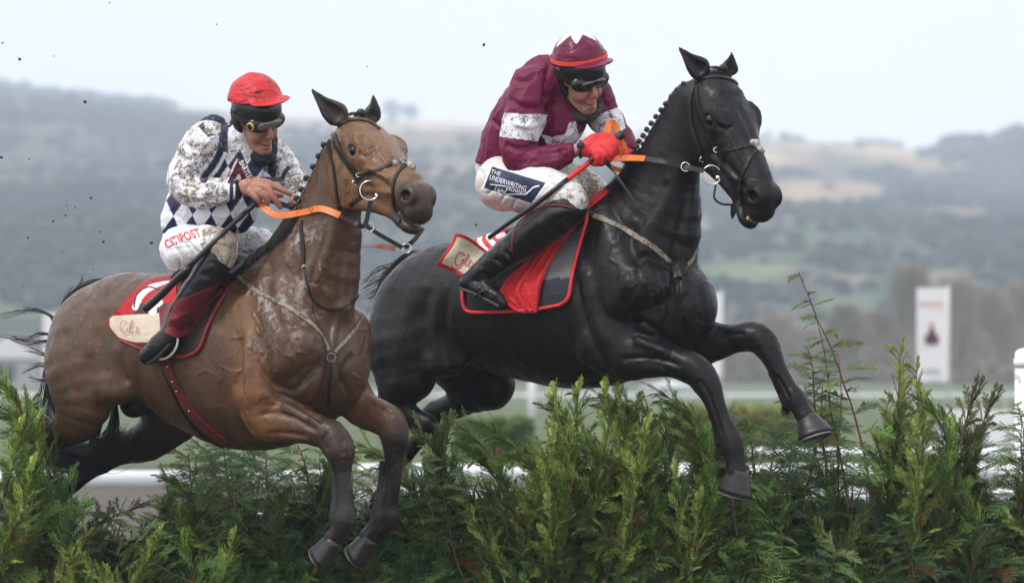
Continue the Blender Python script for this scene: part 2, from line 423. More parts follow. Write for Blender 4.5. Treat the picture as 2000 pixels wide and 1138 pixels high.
def colA(X, PY, V):
    n = vnoise(V * (1, .35, 0), 70, 11) * .5 + vnoise(V * (1, .35, 0), 28, 12) * .5; C = np.tile(WOOD, (len(V), 1)); mixc = lambda C, c, w_: C + (c - C) * np.clip(w_, 0, 1)[:, None]
    C = mixc(C, SCRUB, n * 1.8 + .1); C = mixc(C, PAST * .5, (vnoise(V * (1, .3, 0), 50, 21) - .25) * 1.6 * (PY > 400))
    top = np.clip(1.2 - np.abs(PY - np.interp(X, [300, 560, 900, 1500, 1800, 2500], [215, 236, 262, 300, 306, 310])) / np.interp(X, [400, 700, 1000, 1500], [10, 34, 44, 38]), 0, 1) * (X > 330); C = mixc(C, BRK * 1.2, top * (1.0 + n))
    for (a, b_, c, d, k) in [(1600, 375, 130, 26, 1), (1870, 420, 80, 14, .9), (850, 330, 140, 22, .5), (1650, 545, 70, 12, .6), (1840, 535, 60, 10, .6), (1400, 345, 60, 30, .5), (520, 250, 130, 14, .5), (1350, 440, 50, 14, .5), (1480, 530, 90, 10, .4)]: C = mixc(C, BRK * 1.0, blob(X, PY, a, b_, c, d) * k)
    for (a, b_, c, d, k) in [(1430, 540, 90, 24, .9), (1660, 590, 80, 20, .6), (60, 600, 140, 22, .7), (720, 640, 200, 30, .9), (1500, 640, 300, 14, .7), (300, 570, 90, 16, .3), (1545, 470, 100, 14, .3)]: C = mixc(C, PAST * .95, blob(X, PY, a, b_, c, d) * k)
    return C
hill('hill', [(-500, 150), (0, 178), (100, 186), (200, 196), (300, 206), (420, 213), (560, 226), (660, 231), (760, 233), (900, 238), (1000, 250), (1100, 256), (1200, 262), (1300, 264), (1480, 268), (1600, 277), (1700, 283), (1800, 296), (1900, 300), (2500, 330)], 520, 2500, colA, .95)
hill('hill', [(-500, 700), (1380, 700), (1500, 560), (1600, 450), (1680, 372), (1740, 330), (1800, 296), (1850, 272), (1920, 262), (2000, 254), (2500, 230)], 900, 1900, lambda X, PY, V: np.tile(WOOD, (len(V), 1)) + np.clip(blob(X, PY, 1870, 420, 80, 12) * .9, 0, 1)[:, None] * (BRK - WOOD) + np.clip(vnoise(V, 40, 3) * .5, 0, 1)[:, None] * (SCRUB - WOOD), 1.0)
# woods on the slopes: rounded crowns beyond counting
def woods():
    g = np.random.default_rng(31); sv = []; sf = []; cc = []; base, bf = ballmesh((0, 0, 0), 1, 7, 5); base = np.array(base); bf = [tuple(f) for f in bf]; k = 0
    for (V, C, Y0, Y1), n in zip(HILLS, (6000, 2600)):
        dens = np.clip(1.2 - C.mean(1) * 15, .004, 1); dens[V[:, 1] < 640] = 0; X = V[:, 0] / V[:, 1]; dens[np.abs(X) > .095] = 0; dens[(V[:, 1] > Y1 * .985) & (X > -.055) & (X < .065)] *= .06; w_ = dens * (vnoise(V * (1, .1, 0), 22, 44) * .5 + .6).clip(.05, 1); idx = g.choice(len(V), n, p=w_ / w_.sum())
        for i in idx:
            r = g.uniform(.9, 2.3) * (V[i, 1] / 2400 + .25); q = base * (r * g.uniform(.9, 1.5), r * 2, r * g.uniform(.5, 1.0)) * (1 + .3 * g.normal(0, .5, (len(base), 1)))
            sv.append(q + V[i] + (g.uniform(-2, 2), g.uniform(-5, 5), r * .5)); sf += [tuple(a + k for a in f) for f in bf]; k += len(base)
            c = np.array((.016, .019, .017)) if g.random() < .6 else np.array((.036, .031, .025)); cc.append(np.tile(c * g.uniform(.5, 1.6), (len(base), 1)))
    tag(link('woods', mesh('woods', np.concatenate(sv), np.array(sf), True, np.concatenate(cc)), M('wood_crowns', rough=.95, spec=.05, attr=True)), 'dark winter woods covering the slopes of the hills', 'wood', kind='stuff')
woods()
# the damp air between here and the hills
def haze():
    x, y0, y1, z0, z1 = 1400, -60, 2620, -1.0, 150
    V = [(-x, y0, z0), (x, y0, z0), (x, y1, z0), (-x, y1, z0), (-x, y0, z1), (x, y0, z1), (x, y1, z1), (-x, y1, z1)]
    Fc = [(3, 2, 1, 0), (4, 5, 6, 7), (0, 1, 5, 4), (1, 2, 6, 5), (2, 3, 7, 6), (3, 0, 4, 7)]
    m = bpy.data.materials.new('haze_air'); m.use_nodes = True; N = m.node_tree.nodes; N.remove(N['Principled BSDF'])
    v = N.new('ShaderNodeVolumePrincipled'); v.inputs['Color'].default_value = (.78, .875, 1, 1); v.inputs['Density'].default_value = .00050; v.inputs['Anisotropy'].default_value = .2
    m.node_tree.links.new(v.outputs[0], N['Material Output'].inputs['Volume'])
    tag(link('haze', mesh('haze', V, Fc, False), m), kind='stuff')
haze()
# ---------------------------------------------------------------- horses
class Frame:
    """horse frame: l = sideways from its midline towards the camera side"""
    def __init__(s, x0, th): s.x0, s.th = x0, R(th); s.side = np.array((-sin(s.th), -cos(s.th), 0)); s.fwd = np.array((cos(s.th), -sin(s.th), 0))
    def __call__(s, px, py, l=0):
        f = (px - s.x0 + l * sin(s.th)) / cos(s.th); return (px, -f * sin(s.th) - l * cos(s.th), -py)
    def t(s, rows):   # px, py, l, rn, rs
        return [(*s(q[0], q[1], q[2]), q[3], q[4] if len(q) > 4 else q[3]) for q in rows]
class HeadF:
    def __init__(s, p0, a, L=300, roll=0):
        s.p = np.array(p0, float); s.a = unit(a); s.k = L / 300
        sd = unit((s.a[1], -s.a[0], 0)); n = np.cross(sd, s.a)
        s.s = sd * cos(roll) + n * sin(roll); s.n = np.cross(s.s, s.a)
        s.ax = (s.a, s.n, s.s)
    def __call__(s, A, N=0, Sd=0): return s.p + s.k * (s.a * A + s.n * N + s.s * Sd)
    def t(s, rows): return [(*s(*q[:3]), q[3] * s.k, (q[4] if len(q) > 4 else q[3]) * s.k) for q in rows]
def head(B, H, dark, ears, col=None, mouth=0.0):
    k = H.k; e = lambda c, r, **kw: B.ell(H(*c), np.array(r) * k, H.ax, **kw)
    e((42, -42, 0), (56, 44, 41), k=16, col=col)
    B.tube(H.t([(50, -38, 0, 34, 44), (104, -38, 0, 36, 49), (160, -40, 0, 34, 38), (215, -36, 0, 28, 29), (256, -38, 0, 28, 27)]), H.s, 14, col)
    B.tube(H.t([(60, -8, 0, 9, 26), (110, -9, 0, 9, 24), (170, -11, 0, 8, 16), (232, -14, 0, 8, 13)]), H.s, 14, col)
    for sg in (1, -1):
        e((98, -28, sg * 33), (32, 20, 18), k=18, col=col)                       # orbit
        e((80, -88, sg * 24), (56, 50, 19), k=12, col=col)                      # cheek
        B.tube(H.t([(34, -82, sg * 26, 26, 13), (64, -124, sg * 24, 21, 12), (110, -122, sg * 20, 15, 11), (165, -100, sg * 13, 13, 12), (226, -86, sg * 6, 14, 12)]), H.s, 12, col)
        B.tube(H.t([(112, -62, sg * 38, 5), (140, -60, sg * 33, 5), (172, -58, sg * 27, 4)]), H.s, 7, col)   # facial crest
        B.tube(H.t([(120, -98, sg * 24, 4), (165, -72, sg * 25, 4), (215, -52, sg * 26, 4)]), H.s, 6, col)   # vein
        B.tube(H.t([(80, -9, sg * 38, 5), (98, -10, sg * 46, 6), (118, -15, sg * 43, 5)]), H.s, 6, col)      # brow
    e((190, -62, 0), (60, 26, 25), k=16, col=col); e((140, -82, 0), (56, 34, 22), k=16, col=col)
    e((264, -44, 0), (29, 32, 26), k=12, col=dark, kc=26)
    e((283, -56, 0), (17, 22, 25), k=10, col=dark, kc=20)
    e((266, -88 - mouth * 6, 0), (24, 14, 20), k=5, col=dark, kc=16); e((243, -90 - mouth * 3, 0), (20, 15, 17), k=9, col=dark, kc=20)
    for sg in (1, -1):
        e((265, -31, sg * 20), (22, 18, 11), k=9, col=dark, kc=16)
        ax = (unit(H.a * .8 + H.n * .45), unit(H.n * .8 - H.a * .45), H.s)
        B.ell(H(268, -32, sg * 34), np.array((14, 9, 18)) * k, ax, k=4, op=-1, col=(.006, .005, .005), kc=5)
        if sg > 0: B.tube(H.t([(254, -40, 28, 3), (246, -29, 28, 3.5), (252, -19, 26, 3)]), H.s, 6, dark)
        e((101, -29, sg * 53), (13, 9, 9), k=4, op=-1, col=(.012, .009, .008), kc=7)
    B.ell(H(278, -78 - mouth * 3, 0), np.array((40, 2.4 + mouth * 3.2, 42)) * k, (unit(H.a - H.n * .12), unit(H.n + H.a * .12), H.s), k=3, op=-1, col=(.05, .025, .02), kc=2)
    for (P, q, fr) in ears:   # points (x,y,z) base..tip; q = opening direction
        P = np.array(P, float); P = np.array([P[0] + (P[-1] - P[0]) * t for t in (0, .3, .65, 1)]) * .6 + P * .4; q = unit(q); t = unit(P[-1] - P[0]); q = unit(q - t * q.dot(t)); sd = np.cross(t, q)
        w = np.array([.62, 1, .86, .5, .1]) * fr; C = cat(P, 3); C = C[np.linspace(0, len(C) - 1, 5).astype(int)]
        B.tube([(*c, ww * .62, ww) for c, ww in zip(C, w)], sd, 7, dark, kc=14)
        B.tube([(*(c + q * ww * .55), ww * .45, ww * .62) for c, ww in zip(C[1:], w[1:] * .98)], sd, 3, np.array(dark) * .5 + .012, op=-1, kc=3)
def hoof(B, c, ax_down, fwd, ln=34, r0=20, r1=28, col=(.035, .03, .028)):
    return
def hoofmesh(top, bot, toe, r0, r1, n=20):
    """hoof wall: a slanted cone with a flat sole, heel cut in, shoe below"""
    top, bot = np.asarray(top, float), np.asarray(bot, float); d = unit(bot - top); toe = unit(np.asarray(toe, float) - d * np.dot(toe, d)); sd = np.cross(d, toe)
    V = []; Fc = []; m = 6
    for i in range(m + 1):
        t = i / m; c = top + (bot - top) * t; r = r0 + (r1 - r0) * t
        for j in range(n):
            a = 2 * pi * j / n; ca = cos(a); rr = r * (1 + .10 * max(ca, 0) ** 2) * (1 + .022 * sin(i * 2.4))
            heel = -.78 if ca < -.5 else ca
            V.append(c + toe * (rr * (max(ca, -.80)) + 10 * t * (ca > 0) * ca) + sd * rr * sin(a) * .9 - d * (5 * (ca < 0) * -ca * (1 - t)))
    for i in range(m):
        for j in range(n):
            a = i * n + j; b = i * n + (j + 1) % n; Fc.append((a, b, b + n, a + n))
    Fc.append(tuple(range(m * n, m * n + n))); Fc.append(tuple(range(n))[::-1])
    # shoe
    P = []
    for j in range(-9, 10):
        a = 2 * pi * j / 24; r = r1 * .93; P.append(bot + d * 2 + toe * (r * cos(a) + 6 * max(cos(a), 0)) + sd * r * sin(a) * .9)
    return (V, Fc), ribbonmesh(P, [d] * len(P), 7, 3)

def veins(m, N, L, b, noise, mix, ramp, c, al): pass
def coat(name, rough, vein, lather, spec, ct):
    def ex(m, N, L, b, noise, mix, ramp, c, al):
        # white lather where the attribute alpha marks it, broken up by noise
        n1 = noise(38, 6, .7); n2 = noise(9, 3)
        s = N.new('ShaderNodeMath'); s.operation = 'MULTIPLY'; L.new(n1.outputs['Fac'], s.inputs[0]); L.new(n2.outputs['Fac'], s.inputs[1])
        f = ramp(s.outputs[0], .25, .40) if lather else ramp(s.outputs[0], .33, .50); mu = N.new('ShaderNodeMath'); mu.operation = 'MULTIPLY'
        inv = N.new('ShaderNodeMath'); inv.operation = 'SUBTRACT'; inv.inputs[0].default_value = 1; L.new(al, inv.inputs[1])
        L.new(f, mu.inputs[0]); L.new(inv.outputs[0], mu.inputs[1])
        bc = b.inputs['Base Color'].links[0].from_socket
        L.new(mix(bc, (.46, .42, .39), mu.outputs[0]), b.inputs['Base Color'])
        rr = ramp(noise(22, 5, .7).outputs['Fac'], .35, .65); mr = N.new('ShaderNodeMapRange'); mr.inputs['To Min'].default_value = rough - .16; mr.inputs['To Max'].default_value = rough + .14
        L.new(rr, mr.inputs['Value']); L.new(mr.outputs['Result'], b.inputs['Roughness'])
    return M(name, rough=rough, attr=True, var=.13, varscale=14, spec=spec, coat=ct, bump=[(9, .22, .02), (5, vein * .35, .003, 'vein'), (300, .5, .003), (110, .28, .003), (34, .15, .008)],
             mud=((110, .575, (.035, .024, .017)) if lather else (130, .67, (.035, .03, .025))), extra=ex)
M_brown = coat('bay_coat', .42, .35, 1, .26, .16); M_black = coat('black_coat', .40, .35, 0, .15, .09)
M_eye = M('eye_gloss', (.006, .004, .003), .12, spec=.3)
M_hoof = M('hoof_horn', (.014, .012, .012), .36, var=.3, varscale=60, bump=(90, .3, .004))
M_steel = M('steel', (.62, .62, .60), .22, metal=1)
M_shoe = M('worn_shoe', (.20, .19, .17), .45, metal=.8, var=.5, varscale=150)
M_hairk = M('black_hair', (.010, .008, .007), .5, bump=(300, .5, .004))

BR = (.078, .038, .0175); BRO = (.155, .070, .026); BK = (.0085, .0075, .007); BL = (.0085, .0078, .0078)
def skinrough(V, Nn):
    a = vnoise(V * (1, 1, .55), 17, 61); b = vnoise(V * (1, 1, .6), 8, 62); return a * .7 + b * .4 + np.clip(1 - np.abs(vnoise(V, 30, 63)) * 12, 0, 1) * .35 * (vnoise(V, 80, 64) > 0)
def squiggle(n, cx, cy, rx, ry, seed, w_=2.1, h=2.0, ln=26, ang=0, sp=1.2):
    r = np.random.default_rng(seed); out = []
    for _ in range(n):
        x, y = cx + rx * r.uniform(-1, 1), cy + ry * r.uniform(-1, 1); a = ang + r.uniform(-sp, sp); P = [(x, y)]
        for _ in range(4): a += r.uniform(-.7, .7); x += ln / 4 * cos(a); y += ln / 4 * sin(a); P.append((x, y))
        out.append((P, w_ * r.uniform(.8, 1.2), h * r.uniform(.6, 1.2)))
    return out
STR_B = [([(650, 600), (645, 650), (643, 700), (634, 760), (612, 805)], 9, -9), ([(466, 640), (468, 716), (470, 770), (476, 820), (496, 862)], 8, -8),
  ([(486, 640), (484, 720), (480, 790), (486, 840)], 10, 5), ([(497, 700), (520, 738), (545, 756), (572, 762), (604, 730), (628, 712)], 7, -8),
  ([(512, 753), (545, 770), (580, 786), (606, 806), (630, 826)], 5, -6), ([(520, 782), (560, 792), (600, 812), (624, 828)], 4, 3),
  ([(500, 812), (535, 806), (570, 814), (600, 830), (622, 842)], 5, -5), ([(520, 846), (560, 846), (604, 852)], 5, -3.5), ([(560, 640), (590, 632), (620, 650), (630, 690)], 8, -6),
  ([(644, 440), (620, 500), (608, 560), (622, 610), (642, 670)], 9, -7), ([(676, 470), (664, 540), (660, 600)], 7, -4), ([(540, 500), (520, 560), (540, 620), (560, 660)], 14, -6),
  ([(668, 620), (660, 680), (664, 730), (680, 770)], 6, -6), ([(690, 690), (672, 720), (668, 756)], 6, -5), ([(700, 620), (716, 650), (708, 700)], 6, -4),
  ([(226, 600), (228, 661), (238, 726), (252, 752)], 8, -7), ([(178, 590), (170, 640), (174, 700)], 12, 5), ([(206, 600), (200, 680), (204, 740)], 12, -6),
  ([(130, 640), (128, 700), (140, 780)], 12, -4), ([(330, 690), (380, 760), (440, 820)], 18, 3), ([(652, 890), (655, 950), (655, 1000)], 4, -4), ([(672, 852), (668, 872), (672, 890)], 5, -3),
  ([(762, 890), (756, 950), (748, 1000)], 4, -4), ([(640, 842), (632, 860), (640, 880)], 4, -3), ([(600, 490), (590, 560), (572, 610)], 10, 4), ([(720, 790), (750, 800), (770, 815)], 4, -3)]
STR_B += [([(712, 326), (736, 336), (760, 350)], 4, 3), ([(706, 262), (712, 276), (706, 290)], 6, -4), ([(742, 256), (756, 290), (776, 322)], 5, 3), ([(700, 300), (716, 306), (730, 300)], 4, -3), ([(722, 340), (748, 356), (768, 372)], 5, -4), ([(690, 330), (680, 370), (688, 410)], 8, -3), ([(728, 280), (746, 306), (764, 332)], 7, -3)]
STR_B += squiggle(26, 545, 640, 60, 60, 3, ang=.8) + squiggle(10, 500, 700, 40, 80, 4, ang=1.3) + squiggle(8, 600, 560, 30, 60, 6, ang=1.5) + squiggle(10, 690, 700, 26, 70, 5, ang=-.8) + squiggle(8, 745, 300, 36, 40, 8, 2, 1.2, 20) + squiggle(6, 390, 740, 70, 70, 9, 2.6, 1.2, 50, .9)
STR_K = [([(1316, 500), (1320, 560), (1320, 610), (1312, 660)], 8, -9), ([(1296, 530), (1306, 570), (1308, 610), (1290, 655)], 7, -7), ([(1118, 500), (1130, 580), (1150, 650), (1180, 712), (1200, 740)], 9, -8),
  ([(1148, 520), (1158, 600), (1190, 680)], 12, 5), ([(1226, 640), (1250, 628), (1280, 645), (1310, 668), (1340, 684)], 6, -8), ([(1210, 702), (1250, 698), (1300, 704), (1332, 716)], 5, -5),
  ([(1240, 520), (1260, 500), (1290, 520), (1300, 560)], 8, -6), ([(1220, 600), (1236, 560), (1232, 520)], 10, -6), ([(1345, 350), (1334, 420), (1318, 480), (1314, 520)], 8, -7), ([(1300, 350), (1280, 400), (1240, 440)], 12, -6),
  ([(1240, 430), (1230, 480), (1250, 520)], 12, -6), ([(1340, 570), (1330, 610), (1336, 650)], 6, -6), ([(1362, 560), (1372, 590), (1362, 630)], 6, -4), ([(1400, 650), (1430, 652), (1456, 650)], 4, -3), ([(1384, 770), (1398, 810), (1410, 850)], 4, -4),
  ([(1516, 730), (1530, 756), (1542, 780)], 4, -4), ([(815, 540), (796, 620), (798, 700)], 16, 4), ([(838, 560), (828, 630), (836, 700)], 14, -5), ([(874, 560), (866, 640), (880, 720), (900, 760)], 11, -7), ([(768, 560), (752, 660), (764, 750)], 16, -4),
  ([(1080, 640), (1130, 700), (1170, 740)], 12, 3), ([(1366, 740), (1380, 762), (1394, 780)], 4, -3)]
STR_K += [([(1420, 256), (1444, 300), (1462, 330)], 4, 3), ([(1412, 180), (1420, 200), (1414, 214)], 7, -4), ([(1398, 244), (1416, 252), (1432, 246)], 4, -3.5), ([(1440, 200), (1462, 250), (1480, 300)], 6, -3), ([(1410, 310), (1436, 340), (1456, 372)], 5, -4), ([(1376, 230), (1366, 270), (1374, 310)], 8, -3)]
STR_K += squiggle(18, 1262, 560, 50, 50, 13, ang=.9) + squiggle(10, 1180, 480, 50, 50, 14, ang=1.2) + squiggle(8, 1350, 590, 22, 50, 16, ang=-.8) + squiggle(10, 1440, 230, 30, 50, 17, 2, 1.2, 22) + squiggle(6, 1270, 700, 60, 20, 18)
# ================= bay horse
YB = 24.6; fb = Frame(450, 40)
def bay():
    B = Body(); sd = fb.side; T = lambda rows, k=18, col=None, **kw: B.tube(fb.t(rows), kw.pop('side', sd), k, col, **kw)
    T([(215, 668, 0, 118, 110), (300, 655, 0, 122, 118), (390, 688, 0, 152, 134), (470, 705, 0, 172, 132), (545, 715, 0, 158, 118), (620, 705, 0, 115, 100)], 30, BR)
    B.ell(fb(250, 610, 0), (70, 70, 66), None, 40, BR)
    T([(170, 640, 20, 74, 60), (158, 700, 70, 82, 60), (165, 770, 80, 72, 50), (150, 826, 80, 44, 34)], 26, BR)            # near quarter
    T([(232, 690, 88, 50, 30), (225, 760, 92, 50, 30)], 22, BR)
    T([(150, 820, 80, 40, 30), (110, 850, 78, 30, 24), (74, 826, 75, 22, 17), (60, 800, 72, 17, 14)], 14, BK, kc=40)         # gaskin to hock
    T([(74, 826, 75, 20, 16), (56, 880, 74, 15, 12), (40, 950, 74, 15, 12), (30, 1000, 74, 19, 16), (15, 1040, 74, 16, 14)], 10, BK, kc=20)
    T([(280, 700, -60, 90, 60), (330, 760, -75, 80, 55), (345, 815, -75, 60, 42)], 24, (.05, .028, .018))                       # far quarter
    T([(338, 815, -75, 55, 40), (290, 858, -78, 42, 30), (235, 878, -80, 30, 22), (196, 900, -80, 25, 18)], 14, BK, kc=40)
    T([(196, 900, -80, 24, 17), (160, 930, -80, 17, 14), (110, 975, -80, 16, 13), (80, 1005, -80, 20, 17), (50, 1030, -80, 17, 14)], 10, BK, kc=20)
    B.ell(fb(262, 790, 0), (28, 34, 26), None, 14, BK, kc=20)
    # neck
    T([(575, 610, 0, 128, 86), (618, 540, 0, 100, 66), (638, 470, 0, 76, 54), (652, 400, 0, 62, 44), (668, 335, -4, 52, 38), (684, 285, -8, 44, 36)], 26, BR)
    T([(500, 560, 0, 40, 26), (540, 500, 0, 34, 20), (580, 430, 0, 26, 17), (616, 370, 0, 20, 15), (646, 300, 0, 18, 15)], 22, BR)   # crest
    T([(690, 460, -10, 16), (676, 520, -8, 18), (664, 590, -4, 18), (655, 640, 0, 16)], 9, BR)                                           # windpipe
    T([(664, 410, 24, 14), (630, 500, 46, 18), (602, 570, 60, 22), (600, 640, 66, 26)], 20, BR)                                           # neck muscle
    # shoulders, chest
    T([(520, 560, 62, 46, 24), (545, 640, 88, 56, 30), (572, 700, 96, 56, 34)], 14, BR)
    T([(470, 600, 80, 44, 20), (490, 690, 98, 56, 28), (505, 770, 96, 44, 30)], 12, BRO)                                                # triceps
    B.ell(fb(590, 672, 78), (52, 50, 48), None, 9, BR); B.ell(fb(604, 738, 62), (42, 40, 50), None, 8, BR)                         # pectorals
    B.ell(fb(690, 655, -60), (36, 44, 52), None, 9, BR); B.ell(fb(684, 722, -40), (38, 40, 42), None, 8, BR)
    B.tube([(*fb(668, 600, 12), 20, 14), (*fb(648, 690, 2), 20, 14)], sd, 16, BR)
    # near foreleg
    fore = [(506, 770, 88, 50, 40), (520, 812, 82, 48, 36), (565, 824, 76, 38, 30), (615, 838, 72, 29, 25), (646, 852, 70, 30, 26), (664, 880, 69, 29, 25)]
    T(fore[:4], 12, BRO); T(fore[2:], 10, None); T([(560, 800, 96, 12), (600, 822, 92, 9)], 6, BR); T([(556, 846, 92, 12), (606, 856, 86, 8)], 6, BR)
    T([(622, 842, 71, 27, 24), (646, 850, 70, 31, 27), (664, 880, 69, 30, 26), (668, 905, 69, 19, 19)], 8, BK, kc=26)
    T([(668, 900, 69, 18, 16), (671, 945, 70, 16, 14), (672, 985, 70, 19, 16), (672, 1016, 70, 26, 20), (664, 1036, 70, 21, 18), (652, 1054, 70, 22, 20)], 7, BK)
    T([(655, 915, 66, 7), (656, 965, 66, 9), (654, 1010, 67, 12)], 10, BK)
    # far foreleg
    T([(680, 760, -70, 44, 36), (706, 796, -72, 38, 30), (738, 812, -74, 33, 26), (760, 826, -75, 30, 25)], 12, BRO)
    T([(742, 814, -74, 31, 26), (764, 826, -75, 32, 27), (772, 858, -76, 29, 25), (770, 885, -76, 20, 19), (768, 935, -77, 18, 15), (757, 985, -78, 21, 17), (752, 1010, -78, 26, 21), (735, 1034, -78, 22, 18), (722, 1050, -78, 22, 20)], 9, BK, kc=22)
    T([(748, 905, -80, 7), (744, 960, -80, 9), (736, 1002, -80, 12)], 10, BK)
    # head
    H = HeadF((695, fb(684, 270, 0)[1] - 10, -217), (150, -265, -150), 340, R(4))
    e0 = H(8, -8, 27); e1 = H(6, -8, -27)
    ears = [([e0 + (0, 0, -4), (650, e0[1] - 4, -226), (627, e0[1] - 8, -204), (608, e0[1] - 4, -174)], (-.35, -1, .3), 24),
            ([e1 + (0, 0, -6), (733, e1[1] - 5, -224), (736, e1[1] - 6, -206), (729, e1[1] - 4, -184)], (.5, -1, 0), 19)]
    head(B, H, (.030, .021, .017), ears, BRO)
    def paint(V, C):
        x, z = V[:, 0], -V[:, 2]; C = C.copy()
        n = vnoise(V, 40, 1) * .5 + vnoise(V, 90, 2) * .5
        C *= (1 + .22 * n)[:, None]
        # darker, greyer back and neck; redder flank
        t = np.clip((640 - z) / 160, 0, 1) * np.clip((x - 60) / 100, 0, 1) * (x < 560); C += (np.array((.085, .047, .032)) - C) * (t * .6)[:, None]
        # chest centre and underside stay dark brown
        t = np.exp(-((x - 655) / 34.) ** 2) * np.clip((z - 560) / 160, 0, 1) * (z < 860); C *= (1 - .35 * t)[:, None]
        al = np.ones(len(V))
        def patch(cx, cy, rx, ry, a):
            nonlocal al; al = al - a * np.exp(-((x - cx) / rx) ** 2 - ((z - cy) / ry) ** 2)
        patch(600, 490, 36, 60, 1.0); patch(520, 560, 60, 34, .8); patch(560, 620, 60, 26, .8); patch(620, 560, 20, 60, .8); patch(500, 590, 30, 40, .7); patch(540, 690, 50, 50, .35); patch(700, 640, 26, 60, .4); patch(170, 640, 26, 90, .25)
        return C, np.clip(al, 0, 1)
    root = empty('horse', tuple(W(fb(420, 1300, 0), YB)[0]), 'bay horse with black lower legs jumping at the left, lather on its neck', 'horse')
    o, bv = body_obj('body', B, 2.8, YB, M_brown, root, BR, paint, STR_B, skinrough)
    add('eye', ballmesh(H(101, -30, 45), 11.5), YB, M_eye, root); add('eye', ballmesh(H(101, -30, -45), 11.5), YB, M_eye, root)
    for (a, b, toe, r0, r1) in (((657, 1050), (628, 1086), (-.3, -.5, -.8), 19, 29), ((727, 1046), (698, 1082), (-.3, -.5, -.8), 19, 28)):
        l = 70 if a[0] < 700 else -78
        h, s = hoofmesh(fb(*a, l), fb(*b, l), toe, r0, r1); ho = add('hoof', h, YB, M_hoof, root); add('horseshoe', s, YB, M_shoe, ho)
    for (a, b, l) in (((22, 1034), (-8, 1062), 74), ((56, 1026), (28, 1052), -80)):
        h, s = hoofmesh(fb(*a, l), fb(*b, l), (-.6, 0, -.7), 18, 26); ho = add('hoof', h, YB, M_hoof, root); add('horseshoe', s, YB, M_shoe, ho)
    return root, bv, H
